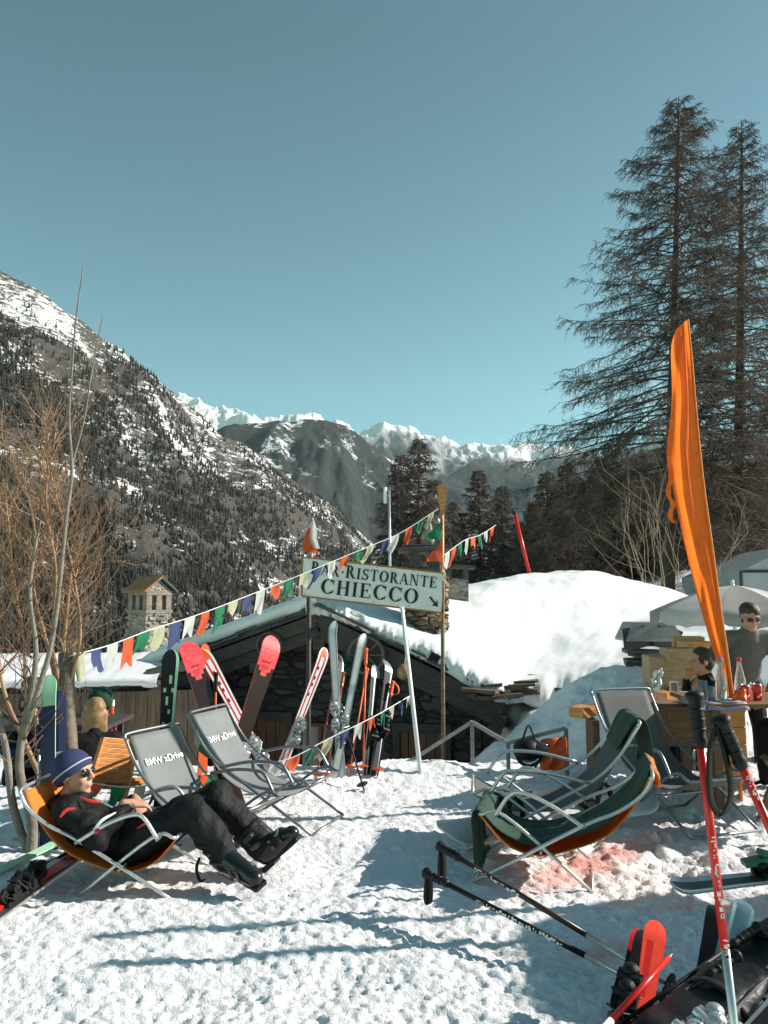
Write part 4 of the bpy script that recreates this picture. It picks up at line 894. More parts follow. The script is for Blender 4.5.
# the white leaning pole and the marker poles
m = MB(); p_ = at(402, 607, 7.3); q_ = gnd(422, 776)-V(0, 0, .1); wp = thing('white_pole', 'plain white pole leaning left, with the lower flag string tied to it', 'pole', q_)
m.tube([p_, q_], .019, 10); m.build('shaft', WHITE, wp, smooth=True); m = MB(); m.tube([p_+UP*.01, p_-UP*.03], .022, 10); m.build('cap', SIL, wp)
m = MB(); a = at(514, 511, 16.8); b = at(531, 580, 16.8); rp = thing('marker_pole', 'thin red marker pole leaning left out of the roof snow', 'marker pole', b)
m.tube([a, b-(a-b).normalized()*.4], .04, 10); m.build('shaft', RED, rp, smooth=True); m = MB(); m.tube([a, a.lerp(b, .05)], .048, 10); m.build('cap', BLKG, rp)
m = MB(); a = at(389, 490, 14); b = at(391, 640, 14); rp = thing('antenna_mast', 'slim pale mast behind the sign with a short upright bar at its top', 'mast', b)
m.tube([a, b], .025, 8); m.build('mast', SIL, rp, smooth=True); m = MB(); m.tube([a+V(-.07, 0, .05), a+V(-.07, 0, -.25)], .03, 8); m.tube([a+V(-.07, 0, -.1), a+V(0, 0, -.1)], .012, 6); m.build('bar', WHITE, rp)
# left cluster of skis by the wooden post
g_ = gnd(50, 850); ski('navy ski with pale mint tip, tied beside the wooden post behind the reclining person', at(46, 674, 4.95), g_-V(0, 0, .05), .115, V(.1, -1, 0), [MINT, NAVY], lambda t, j: 0 if t > .82 else 1, GS, None, tipb=-.05)
ski('darker navy ski standing close behind the mint-tipped one', at(58, 690, 5.05), gnd(60, 846), .10, V(.5, -1, 0), [NAVY, BLKG], lambda t, j: 0 if j > 2 else 1, GS, .48, tipb=-.05)
ski_pole('black ski pole left of the navy skis, basket just above the snow', at(40, 725, 4.9), gnd(37, 838), SIL, None, GPL)
ski_pole('second black ski pole left of the navy skis, nearer to them', at(44, 722, 4.95), gnd(43, 842), SIL, None, GPL)
m = MB(); pb = gnd(72, 838); pt_ = at(66, 653, 5.25); wpst = thing('wooden_post', 'rough weathered wooden post holding the left end of the flag string', 'post', pb)
m.tube(polyx([pb-UP*.2, pb.lerp(pt_, .3)+V(.012, 0, 0), pb.lerp(pt_, .6)+V(.0, 0, 0), pt_], 5), [.05, .05, .05, .05, .05, .049, .048, .048, .05, .053, .052, .05, .05, .05, .056, .05], 10); m.build('trunk', OWOOD, wpst, smooth=True)
m = MB(); m.ell(pt_-UP*.12, (.065, .065, .06)); m.build('snow_cap', WHITE, wpst, smooth=True)
# ---------------------------------------------------------------- sign
def glyph(ch_):
    P = []
    def r(a, b, c, d): P.append([(a, b), (c, b), (c, d), (a, d)])
    def po(*q): P.append(list(q))
    def rg(cx, cy, rx, ry, ix, iy, a0, a1, n=14):
        for k in range(n):
            a = R(a0+(a1-a0)*k/n); b = R(a0+(a1-a0)*(k+1)/n)
            P.append([(cx+ix*math.cos(a), cy+iy*math.sin(a)), (cx+rx*math.cos(a), cy+ry*math.sin(a)), (cx+rx*math.cos(b), cy+ry*math.sin(b)), (cx+ix*math.cos(b), cy+iy*math.sin(b))])
    def stem(x, w_=.17, s=.07): r(x, 0, x+w_, 1); r(x-s, 0, x+w_+s, .05); r(x-s, .95, x+w_+s, 1)
    if ch_ == 'I': stem(.08); w_ = .33
    elif ch_ == 'B': stem(.08); rg(.25, .745, .30, .255, .14, .205, -90, 90); rg(.25, .27, .36, .27, .19, .22, -90, 90); w_ = .68
    elif ch_ == 'R': stem(.08); rg(.25, .73, .32, .27, .15, .22, -90, 90); po((.30, .47), (.47, .49), (.74, .0), (.56, .0)); r(.54, 0, .79, .05); w_ = .76
    elif ch_ == 'A': po((.33, 1), (.42, 1), (.12, .0), (.06, 0)); po((.32, 1), (.45, 1), (.78, 0), (.6, 0)); r(.2, .3, .6, .36); r(-.01, 0, .2, .05); r(.52, 0, .85, .05); w_ = .8
    elif ch_ == 'S': rg(.33, .74, .26, .27, .12, .2, 20, 250); rg(.31, .27, .30, .28, .15, .21, 90, -160); r(.53, .72, .58, 1.0); r(.02, 0, .07, .3); po((.24, .46), (.3, .60), (.45, .54), (.34, .40)); w_ = .62
    elif ch_ == 'T': stem(.29, .17); r(.02, .93, .73, 1); r(.02, .74, .07, .93); r(.68, .74, .73, .93); w_ = .74
    elif ch_ == 'O': rg(.42, .5, .42, .52, .22, .46, 0, 360, 28); w_ = .84
    elif ch_ == 'N': r(.1, 0, .16, 1); r(.66, 0, .72, 1); po((.1, 1), (.28, 1), (.72, 0), (.6, 0)); r(0, 0, .26, .05); r(.56, .95, .82, 1); r(0, .95, .2, 1); w_ = .82
    elif ch_ == 'E': stem(.08); r(.25, .94, .6, 1); r(.25, 0, .64, .06); r(.25, .48, .47, .54); r(.56, .76, .61, .94); r(.6, .06, .65, .27); r(.43, .38, .48, .64); w_ = .68
    elif ch_ == 'C': rg(.43, .5, .42, .52, .22, .46, 42, 318, 24); r(.70, .66, .75, 1.0); po((.66, .12), (.74, .3), (.78, .28), (.72, .06)); w_ = .8
    elif ch_ == 'H': stem(.08); stem(.56); r(.2, .48, .6, .54); w_ = .81
    elif ch_ == '.': r(.08, .4, .24, .56); w_ = .32
    else: w_ = .3
    return P, w_
def letters(mb, s, o, ex, ez, n, hgt, width, big=None):
    adv = []; tot = 0
    for i, c in enumerate(s):
        g, w_ = glyph(c); k = 1.0 if (big is None or i in big) else .86; adv.append((g, k, tot)); tot += (w_+.13)*k
    sx = width/tot
    for g, k, x0 in adv:
        for q, poly in enumerate(g):
            d = .0025+.00025*(q % 9); b = [o+ex*((x0+a*k)*sx)+ez*(b_*k*hgt)+n*.002 for a, b_ in poly]; mb.prism(b, n*d)
YS = 8.5
TL, TR, BL, BR = at(302, 557, YS), at(443, 573, YS), at(302, 596, YS), at(443, 613, YS)
ex = (TR-TL).normalized(); ez = V(0, 0, 1); ez = (ez-ex*ex.dot(ez)).normalized(); nn_ = V(0, -1, 0); W_ = (TR-TL).length; Hh = (TL-BL).length
sg = thing('restaurant_sign', 'white board sign lettered in black serif capitals with a small arrow, tilted right', 'sign', at(372, 700, YS))
m = MB(); m.box((TL+BR)/2, (W_, .03, Hh), ex, V(0, 1, 0)); m.build('board', mat('sign_grey_white', (.80, .80, .78), .6, var=.06, scale=3), sg)
m = MB(); e = .014
for a, b in ((TL, TR), (TR, BR), (BR, BL), (BL, TL)): m.beam(a, b, .04, .018)
m.build('edge_trim', mat('orange_brown_trim', (.42, .16, .05), .6, var=.15), sg)
fo = BL-V(0, .0185, 0); m = MB(); letters(m, 'BAR.RISTORANTE', fo+ex*W_*.04+ez*Hh*.585, ex, ez, nn_, Hh*.33, W_*.90, big=(0, 4)); letters(m, 'CHIECCO', fo+ex*W_*.125+ez*Hh*.13, ex, ez, nn_, Hh*.37, W_*.70)
m.build('lettering', mat('sign_black', (.012, .012, .012), .5, var=0), sg)
m = MB(); c = fo+ex*W_*.925+ez*Hh*.22; a = c+(-ex+ez*1.0)*.055; b = c+(ex-ez*1.0)*.045; dd = (b-a).normalized(); pp = dd.cross(nn_)
m.prism([a-pp*.011, a+pp*.011, b+pp*.011-dd*.04, b-pp*.011-dd*.04], nn_*.003); m.prism([b, b-dd*.062+pp*.045, b-dd*.045, b-dd*.062-pp*.045], nn_*.0035); m.build('arrow', MATS['sign_black'], sg)
m = MB()
for u in (.02, .27, .5, .75, .98):
    for v in (.06, .94): m.ell(fo+ex*W_*u+ez*Hh*v, (.006, .004, .006), n=6, k=4)
m.build('screws', IRON, sg)
m = MB(); pL = at(309, 556, YS+.05); m.tube([pL, on(at(310, 700, YS+.05), -1.7)], .026, 8); m.build('post', DWOOD, sg, smooth=True)
# paddle used as right post
pd = thing('paddle_post', 'tall wooden pole with paddle-shaped top at the right end of the sign', 'post', on(at(442, 700, YS+.07), -1.7))
a = at(442, 485, YS+.07); b = on(at(442, 690, YS+.07), -1.7); m = MB(); m.tube([a-UP*.3, b], .022, 8, m=0); m.build('shaft', OWOOD, pd, smooth=True)
m = MB(); m.grid([[a+V(sx*w_, 0, -z) for sx in (-1, -.4, .4, 1)] for z, w_ in ((0, .030), (.015, .045), (.08, .048), (.18, .040), (.28, .022), (.34, .016))], thick=.02); m.build('blade', OWD, pd, smooth=False)
m = MB(); a2 = at(442, 515, YS+.045); m.tube([a2, at(442, 620, YS+.045)], .0235, 8); m.build('varnished_section', OWD, pd, smooth=True)
fl = thing('flood_lamp', 'small black flood lamp clamped low on the paddle-topped post', 'lamp', at(437, 657, YS)); c = at(434, 657, YS-.05); m = MB(); m.box(c, (.12, .08, .09), (1, .2, -.5)); m.build('housing', BLKG, fl, bevel=.01)
m = MB(); m.box(c+V(-.06, -.01, .03), (.012, .07, .08), (1, .2, -.5)); m.build('lens', SIL, fl); m = MB(); m.beam(c, at(441, 658, YS), .02, .03); m.build('bracket', IRON, fl)
# ---------------------------------------------------------------- flags
FC = [cloth_trans('flag_blue', (.06, .08, .20), .4), cloth_trans('flag_white', (.66, .65, .62), .4), cloth_trans('flag_red', (.75, .12, .04), .4), cloth_trans('flag_green_c', (.02, .22, .10), .4), cloth_trans('flag_cream', (.52, .52, .34), .4)]
def bunting(label, pts, cols, size, seed, skew=.25, group=None, gap=1.0, sway=(.35, -.15)):
    t = thing('flag_string', label, 'bunting', Vector(pts[0]), group); P_ = polyx(pts, 10); L = [0]
    for a, b in zip(P_, P_[1:]): L.append(L[-1]+(b-a).length)
    def pos(s):
        for k in range(len(L)-1):
            if L[k+1] >= s: return P_[k].lerp(P_[k+1], (s-L[k])/max(L[k+1]-L[k], 1e-6))
        return P_[-1]
    m = MB(); m.tube(P_, .004, 5); m.build('cord', WHITE, t); r = random.Random(seed); n = int(L[-1]/(size*gap)); per = L[-1]/n
    size0 = size
    for i in range(n):
        size = size0*(1-.22*i/n)*r.uniform(.85, 1.0); a = pos(i*per+.01+r.uniform(0, .2)*size0); b = pos(min(i*per+size*.96, L[-1])); h = size*r.uniform(.85, 1.35); sw = V(r.uniform(-.1, .3)*size, r.uniform(-.5, .4)*size, r.uniform(0, .3)*size)+ (a-b)*r.uniform(.1, .9); wv = r.uniform(0, 6)
        q = r.uniform(.8, 1.08); G = []
        for j in range(6):
            v = j/5; G.append([a.lerp(b, (u/5)*(1-v*(1-q)))+V(0, 0, -h*v)+sw*v*v+V(0, 1, 0)*.018*math.sin(u*1.4+wv+v*3)*(v+.2)-V(0, 0, .03)*v*math.sin(u+wv) for u in range(6)])
        f = MB(); f.grid(G); f.build('flag', cols[i % len(cols)], t, smooth=True, fix=False)
    return t
c_ = FC; A5 = [c_[4], c_[0], c_[1], c_[2], c_[3]]
bunting('long string of coloured prayer flags from the wooden post up to the paddle-topped post', [at(70, 656, 5.2), at(110, 645, 5.6), at(150, 630, 6.0), at(200, 614, 6.5), at(260, 591, 7.1), at(310, 571, 7.5), at(360, 550, 7.9), at(400, 533, 8.2), at(438, 509, 8.45)], A5, .175, 3, gap=1.0)
bunting('low string of small flags sagging behind the chairs up to the leaning white pole', [at(84, 782, 5.3), at(130, 787, 5.4), at(180, 780, 5.7), at(235, 766, 5.9), at(285, 760, 6.0), at(330, 738, 6.2), at(375, 716, 6.5), at(413, 694, 7.05)], [c_[2], c_[3], c_[4], c_[0], c_[1]], .14, 8, gap=1.05)
bunting('short string of flags flying right from the paddle-topped post', [at(444, 555, 8.6), at(465, 540, 9.0), at(480, 535, 9.3), at(496, 525, 9.6)], [c_[1], c_[2], c_[3]], .16, 12)
hf = thing('hanging_flags', 'green, red and white flags hanging down the paddle-topped post above the sign', 'flags', at(441, 520, YS)); 
for k, (z0, cc_) in enumerate(((518, c_[3]), (540, c_[2]), (560, c_[1]))):
    a = at(443, z0, YS-.02); f = MB(); f.grid([[a+V(-.17*u*(1 if k < 2 else -.2)-.02*v, .03*math.sin(u*5+v*3), -.22*v-.16*u*(1-v)*1.0-.02) for u in (0, .35, .7, 1)] for v in (0, .33, .66, 1)]); f.build('flag', cc_, hf, smooth=True, fix=False)
pf = thing('pennant', 'small white and orange pennant on a thin stick above the left end of the sign', 'pennant', at(312, 560, YS)); m = MB(); m.tube([at(313, 518, YS+.02), at(312, 566, YS+.02)], .009, 6); m.build('stick', WHITE, pf)
for nm, cc_, rows in (('white_half', c_[1], ((519, 313, 314), (528, 308, 317), (538, 306, 317), (548, 313, 320))), ('orange_half', c_[2], ((527, 308.2, 312), (535, 305, 313), (545, 302, 316), (551, 304, 319)))):
    f = MB(); f.grid([[at(a+(b-a)*u, y+3*u*(1 if nm[0] == 'o' else .3), YS-(.005 if nm[0] == 'w' else .02)-.02*math.sin(u*5)) for u in (0, .33, .66, 1)] for y, a, b in rows]); f.build(nm, cc_, pf, smooth=True, fix=False)
# folded white and green flag behind the far grey chair
f = MB(); yy_ = 5.75; ff = thing('flag', 'drooping white and green flag on a stick beside the far grey deck chair', 'flag', gnd(218, 800))
for nm, cc_, q in (('white_half', c_[1], [(201, 716), (194, 735), (197, 752), (206, 722)]), ('green_half', GRN, [(208, 728), (196, 750), (222, 765), (222, 735)])):
    f = MB(); A_, B_, C_, D_ = [at(a, b, yy_+(.02 if nm[0] == 'g' else 0)) for a, b in q]; f.grid([[A_.lerp(B_, u).lerp(D_.lerp(C_, u), v)+V(0, .03*math.sin(v*7+u*2), 0) for u in (0, .25, .5, .75, 1)] for v in (0, .2, .4, .6, .8, 1)]); f.build(nm, cc_, ff, smooth=True, fix=False)
f = MB(); f.tube([at(222, 735, yy_), gnd(223, 800)], .008, 6); f.build('stick', SIL, ff)
# ---------------------------------------------------------------- the orange banner
YB = 5.85; bn = thing('feather_banner', 'tall narrow bright orange feather banner on a thin bent pole over the table', 'banner', onz(at(734, 700, YB).x, YB))
pole = [(688, 319), (692, 360), (697, 420), (703, 480), (711, 540), (719, 600), (727, 655), (733, 703)]
m = MB(); PP = polyx([at(a, b, YB) for a, b in pole], 5); base = onz(PP[-1].x+.03, YB); m.tube(PP+[base-UP*.2], [.006+.010*i/len(PP) for i in range(len(PP)+1)], 8); m.build('pole', mat('orange_sleeve', (.80, .22, .03), .6, var=.1), bn, smooth=True)
left = [(676, 330), (673, 350), (673, 400), (670, 450), (676, 500), (689, 555), (699, 600), (709, 640), (718, 670), (725, 702)]
Lp = polyx([at(a, b, YB) for a, b in left], 6); rows = []; n = len(Lp)
for i, p in enumerate(Lp):
    t_ = i/(n-1); q = PP[min(int(t_*(len(PP)-1)), len(PP)-2)]; q = q.lerp(PP[min(int(t_*(len(PP)-1))+1, len(PP)-1)], t_*(len(PP)-1) % 1)
    row = []
    for j in range(15):
        u = j/14; row.append(q.lerp(p, u)+V(0, (.04*math.sin(u*6+t_*5+math.sin(t_*9))+.016*math.sin(u*14-t_*9)+.006*math.sin(u*25+t_*25))*min(u*3, 1)*(.4+.6*(1-t_)), 0))
    rows.append(row)
m = MB(); m.grid(rows); m.build('cloth', cloth_trans('orange_banner_cloth', (1.0, .205, .028), .6), bn, smooth=True, fix=False)
m = MB(); st_ = polyx([at(671, 430, YB), at(669, 455, YB-.05), at(671, 478, YB), at(668, 492, YB-.03), at(673, 505, YB), at(670, 515, YB), at(674, 523, YB)], 6); m.grid([[p+V(-.018, 0, 0), p+V(.018, .01*math.sin(i), .0)] for i, p in enumerate(st_)]); m.build('torn_strip', MATS['orange_banner_cloth'], bn, smooth=True, fix=False)
# ---------------------------------------------------------------- railing
RAIL = mat('galvanised_rail', (.24, .25, .25), .5, .5, var=.15, scale=15); YR = 7.0
rl = thing('handrail', 'grey metal stair handrail going down beside the snow heap', 'railing', gnd(472, 792)); 
def bar(name, a, b, w_=.032): m = MB(); m.beam(a, b, w_, w_); m.build(name, RAIL, rl, bevel=.003)
A_, B_, C_, D_ = at(390, 774, 7.6), at(472, 722, 7.0), at(508, 743, 6.7), at(566, 728, 6.6)
bar('top_rail', A_, B_); bar('top_rail', B_, C_); bar('top_rail', C_, D_)
bar('lower_rail', at(432, 793, 7.3), at(472, 764, 7.0)); bar('lower_rail', at(472, 764, 7.0), at(510, 782, 6.7))
bar('post', B_, on(B_, -.5)); bar('post', C_, on(C_, -.5)); bar('post', D_, on(D_, -.1))
hb_ = thing('helmet', 'black helmet with straps and goggles hung on the handrail', 'helmet', at(527, 745, 6.65)); c = at(527, 750, 6.6); m = MB(); m.ell(c, (.12, .11, .10), n=18); m.build('shell', BLKG, hb_, smooth=True)
m = MB(); ring(m, c+V(.02, -.02, -.02), .11, .014, V(1, 0, .2).normalized(), V(0, .6, .8).normalized()); m.tube(polyx([c+V(-.06, -.06, .05), c+V(-.02, -.05, .16), c+V(.02, 0, .2), c+V(.06, -.02, .1), c+V(.1, -.03, -.06), c+V(.05, -.05, -.14)], 5), .009, 6); m.build('strap', BLKG, hb_)
m = MB(); m.ell(c+V(.10, -.05, .02), (.09, .04, .05), (1, .3, .3)); m.build('goggles', mat('goggle_lens', (.05, .05, .06), .1, .3, var=0), hb_, smooth=True)
def cloth_panel(name, label, q, Y, m_, cat, amp=.03, seed=0, thick=.006, group=None):
    A_, B_, C_, D_ = [at(a, b, Y) if len((a, b)) == 2 else None for a, b in q]; r = random.Random(seed); w1, w2 = r.uniform(0, 6), r.uniform(0, 6)
    G = [[A_.lerp(B_, u/12).lerp(D_.lerp(C_, u/12), v/12)+V(0, amp*math.sin(u*.9+w1+v*.25)*(v/12+.2)+amp*.5*math.sin(v*1.1+w2+u*.7), amp*.4*math.sin(u*.8+w2)*v/12) for u in range(13)] for v in range(13)]
    mb = MB(); mb.grid(G, thick=thick); o = mb.build(name, m_, None, smooth=True); return tag(o, label, cat, group)
cloth_panel('cloth', 'bright orange-red cloth hung on the handrail beside the black helmet', [(540, 740), (566, 736), (567, 768), (541, 772)], 6.58, ORG, 'cloth', .03, 2)
# ---------------------------------------------------------------- snowboard
SBW = mat('board_grey_white', (.60, .61, .62), .35, var=.05, scale=3); a = gnd(438, 856); b = gnd(655, 818); a.z += .10; b.z += .12
sbo = thing('snowboard', 'pale grey snowboard with black bindings lying under the right deck chairs', 'snowboard', (a+b)/2); d = (b-a).normalized(); sd = V(-d.y, d.x, .28).normalized(); L = (b-a).length; rows = []
for i in range(41):
    u = i/40; w_ = .30*(1-.18*math.sin(math.pi*u)); e = min(u, 1-u)/.11
    if e < 1: w_ *= math.sqrt(max(1-(1-e)**2, .003))
    rows.append([a+d*L*u+sd*w_*(j/8-.5)+UP*(.06*max(0, 1-min(u, 1-u)/.12)**2) for j in range(9)])
m = MB(); m.grid(rows, thick=.012); m.build('deck', SBW, sbo, smooth=True)
for u in (.27, .68):
    c = a+d*L*u+UP*.03; m = MB(); m.box(c, (.12, .27, .03), d, sd); m.grid([[c+sd*(-.14)+d*(x)+UP*z for x, z in ((-.06, 0), (-.07, .1), (-.04, .2), (.0, .22), (.04, .2), (.07, .1), (.06, 0))], [c+sd*(-.10)+d*(x)+UP*z for x, z in ((-.06, 0), (-.06, .1), (-.03, .18), (.0, .2), (.03, .18), (.06, .1), (.06, 0))]], thick=.01)
    for q in (.02, .1): m.tube(polyx([c+sd*q-d*.07, c+sd*q-d*.06+UP*.09, c+sd*q+UP*.13, c+sd*q+d*.06+UP*.09, c+sd*q+d*.07], 4), .016, 6)
    m.build('binding', BLKG, sbo)
# ---------------------------------------------------------------- people
SKIN = mat('skin', (.52, .27, .18), .55, var=.06, scale=20); LIP = mat('lip', (.42, .14, .11), .5, var=0)
def noisy(m_): return m_
JBLK = mat('black_jacket', (.008, .008, .009), .7, var=.1, scale=10, bump=.55, bscale=11, spec=.2); JRED = mat('jacket_red', (.60, .035, .02), .5, var=.1)
TBLK = mat('black_trousers', (.008, .008, .010), .7, var=.1, scale=8, bump=.55, bscale=11, spec=.25); BOOT = mat('boot_plastic', (.012, .015, .015), .22, var=.05)
def head_mb(m, c, f, u, k=1.0):
    f = f.normalized(); s = f.cross(u).normalized(); u = s.cross(f)
    P = lambda a, b, c2: c+f*a*k+s*b*k+u*c2*k
    m.ell(P(-.012, 0, .035), (.098*k, .077*k, .088*k), f, s, 20, 14); m.ell(P(.022, 0, -.035), (.068*k, .060*k, .085*k), f, s, 18, 12); m.ell(P(.058, 0, -.093), (.028*k, .032*k, .022*k), f, s)
    m.ell(P(.074, 0, .035), (.022*k, .055*k, .016*k), f, s); m.cap(P(.085, 0, .022), P(.110, 0, -.016), .010*k, .014*k, 8)
    m.ell(P(.100, .013, -.020), (.010*k, .009*k, .008*k), f, s); m.ell(P(.100, -.013, -.020), (.010*k, .009*k, .008*k), f, s)
    m.ell(P(.086, 0, -.051), (.014*k, .025*k, .006*k), f, s); m.ell(P(.084, 0, -.064), (.014*k, .022*k, .007*k), f, s)
    for e in (-1, 1): m.ell(P(.058, .038*e, -.022), (.03*k, .026*k, .028*k), f, s); m.ell(P(-.008, .079*e, .0), (.020*k, .009*k, .033*k), f+s*.2*e, s)
    return P, f, s, u
def hand(m, w_, d, palm, k=1.0, curl=35, th=1):
    d = d.normalized(); palm = (palm-d*palm.dot(d)).normalized(); s = d.cross(palm)
    m.cap(w_-d*.03*k, w_+d*.01*k, .024*k, .026*k, 10); m.cap(w_+d*.02*k-s*.018*k, w_+d*.075*k-s*.022*k, .017*k, .014*k, 8); m.cap(w_+d*.02*k+s*.014*k, w_+d*.078*k+s*.018*k, .017*k, .014*k, 8); m.cap(w_+d*.02*k, w_+d*.08*k, .018*k, .015*k, 8)
    for i, L in enumerate((.070, .080, .074, .058)):
        b = w_+d*.082*k+s*(-.030+.0195*i)*k; q = d; L *= k
        for j, fr in enumerate((.42, .32, .26)):
            a = R(curl)*(.6 if j == 0 else 1); q = (q*math.cos(a)+palm*math.sin(a)).normalized(); e = b+q*L*fr; m.cap(b, e, (.0088-.0008*j)*k, (.0082-.0008*j)*k, 7); b = e
    b = w_+d*.025*k-s*.022*k*th; q = (d*.7-s*.75*th+palm*.35).normalized(); e = b+q*.035*k; m.cap(b, e, .013*k, .010*k, 8); e2 = e+(q*.5+d*.6+palm*.35).normalized()*.03*k; m.cap(e, e2, .0095*k, .0085*k, 7)
def shell(name, m_, parent, mb, vox=.014, disp=None, dscale=.09):
    o = mb.build(name, m_, parent, smooth=True, remesh=vox)
    if disp:
        tx = bpy.data.textures.get('folds') or bpy.data.textures.new('folds', 'CLOUDS'); tx.noise_scale = .11; tx.noise_depth = 1
        q = o.modifiers.new('d', 'DISPLACE'); q.texture = tx; q.strength = disp; q.mid_level = .5
    return o
def figure(label, J, headf, headu, cols, loc, group=None, vox=.016, hair=None, glasses=False, sleeves=True, shoes=None, curl=40, hk=1.0, handsdir=None, beanie=None, build=1.0, legk=1.0):
    """J: joints in world coordinates."""
    t = thing('person', label, 'person', loc, group); b = MB(); hc = J['head']
    P, f, s, u = head_mb(b, hc, headf, headu, hk); b.cap(hc-u*.07*hk-f*.02, J['neck'], .052*hk, .058*hk, 12)
    b.cap(J['neck'], J['chest'], .06, .09, 12); b.cap(J['chest'], J['hip'], .09, .09, 12)
    for q in 'LR':
        if 'w'+q in J:
            b.cap(J['chest'].lerp(J['s'+q], .5), J['s'+q], .05, .04); b.cap(J['s'+q], J['e'+q], .04, .034); b.cap(J['e'+q], J['w'+q], .034, .024)
            dd = (J['w'+q]-J['e'+q]).normalized(); pm = (handsdir or {}).get(q, V(0, 0, -1)); hd = (handsdir or {}).get('d'+q, dd); hand(b, J['w'+q]+dd*.02, hd, pm, hk, curl, 1 if q == 'L' else -1)
        b.cap(J['hip'].lerp(J['h'+q], .6), J['k'+q], .06, .045); b.cap(J['k'+q], J['a'+q], .045, .035)
    shell('body', SKIN, t, b, min(vox, .0075))
    # jacket
    j = MB(); w_ = .155*build; ax = (J['sL']-J['sR']).normalized(); dn = (J['hip']-J['chest']).normalized(); fr = ax.cross(dn)
    if fr.dot(headf) < 0: fr = -fr
    ch = J['chest']; mid = ch.lerp(J['hip'], .5)
    j.ell(ch, (w_*1.12, .115*build, .17), ax, fr, 20, 14); j.ell(mid, (w_*1.0, .118*build, .19), ax, fr, 20, 14); j.ell(J['hip']-dn*.03, (w_*1.03, .12*build, .13), ax, fr, 20, 12)
    j.cap(J['sL'], J['sR'], .075*build, .075*build, 12); j.cap(J['neck']-dn*.0, ch, .07, .10, 14); j.ell(J['neck']-dn*.015, (.075, .072, .05), ax, fr)
    for q in 'LR':
        if 'w'+q in J:
            j.cap(J['s'+q], J['e'+q], .068*build, .055*build, 12); j.cap(J['e'+q], J['w'+q], .055*build, .037 if sleeves else .037, 12)
            if cols.get('loose'): j.ell(J['e'+q], (.065, .065, .065))
    jk = shell('jacket' if not cols.get('sweater') else 'sweater', cols['top'], t, j, vox, .05 if cols.get('loose') else .016)
    p = MB(); p.ell(J['hip'], (w_*1.02, .115*build, .12), ax, fr, 18, 12)
    for q in 'LR': p.cap(J['hip'].lerp(J['h'+q], .9), J['k'+q], .095*build*legk, .074*build*legk, 14); p.cap(J['k'+q], J['a'+q].lerp(J['k'+q], .05), .074*build*legk, .062*build*legk, 14)
    shell('trousers', cols['legs'], t, p, vox, .045 if cols.get('loose') else .012)
    if hair:
        h = MB(); hm_, style = hair
        h.ell(hc-f*.022*hk+u*.048*hk, (.100*hk, .088*hk, .088*hk), f, s, 20, 12); h.ell(hc-f*.06*hk-u*.01, (.06*hk, .078*hk, .08*hk), f, s)
        if style == 'long': 
            for k in range(9): a = (k-4)/4; h.cap(hc-f*(.05+.02*(1-abs(a)))+s*.07*a, hc-f*(.06+.01*(1-abs(a)))+s*.085*a-u*.2, .035, .018, 8)
        if style == 'bun': h.ell(hc-f*.115+u*.05, (.04, .04, .04), f, s)
        shell('hair', hm_, t, h, .009, .028)
    if glasses:
        g_ = MB()
        for e in (-1, 1): g_.ell(hc+f*.092*hk+s*.034*e*hk+u*.012*hk, (.007, .028*hk, .022*hk), f+s*.25*e, s)
        gl = g_.build('sunglasses', mat('sunglass_black', (.008, .008, .008), .08, var=0, spec=.8), t, smooth=True); g_ = MB()
        for e in (-1, 1): g_.tube([hc+f*.088*hk+s*.062*e*hk+u*.018*hk, hc-f*.0+s*.084*e*hk+u*.016*hk], .0035, 6)
        g_.tube([hc+f*.100*hk+s*.01*hk+u*.018*hk, hc+f*.100*hk-s*.01*hk+u*.018*hk], .003, 6); g_.build('temple', SIL, gl)
    elif hk: 
        for e in (-1, 1): g_ = MB(); g_.ell(hc+f*.082*hk+s*.030*e*hk+u*.012*hk, (.008, .013, .006), f, s, 10, 6); g_.build('eye', mat('eye_dark', (.03, .02, .015), .2, var=0), t, smooth=True)
    if beanie:
        m1, m2 = beanie; fb = (f-u*.0); ub = (u*.84-f*.50).normalized(); c0 = hc+u*.022*hk-f*.012; ss_ = f.cross(ub).normalized(); ff_ = ss_.cross(ub)*-1
        h = MB(); prof = [(.108, -.03), (.112, -.005), (.110, .03), (.102, .058), (.085, .085), (.055, .108), (.02, .120), (.002, .121)]
        h.lathe(c0, [(a*.98, b) for a, b in prof], ub, 24); bn_ = h.build('beanie', m1, t, smooth=True)
        h = MB()
        for k_, (a, b) in enumerate(((.1135, .004), (.1120, .022))):
            if k_ == 0: ring(h, c0+ub*b, a*.985, .0045, ss_, f.cross(ss_).cross(ss_)*0+ub.cross(ss_), 30)
        h.build('stripe', m2, bn_, smooth=True)
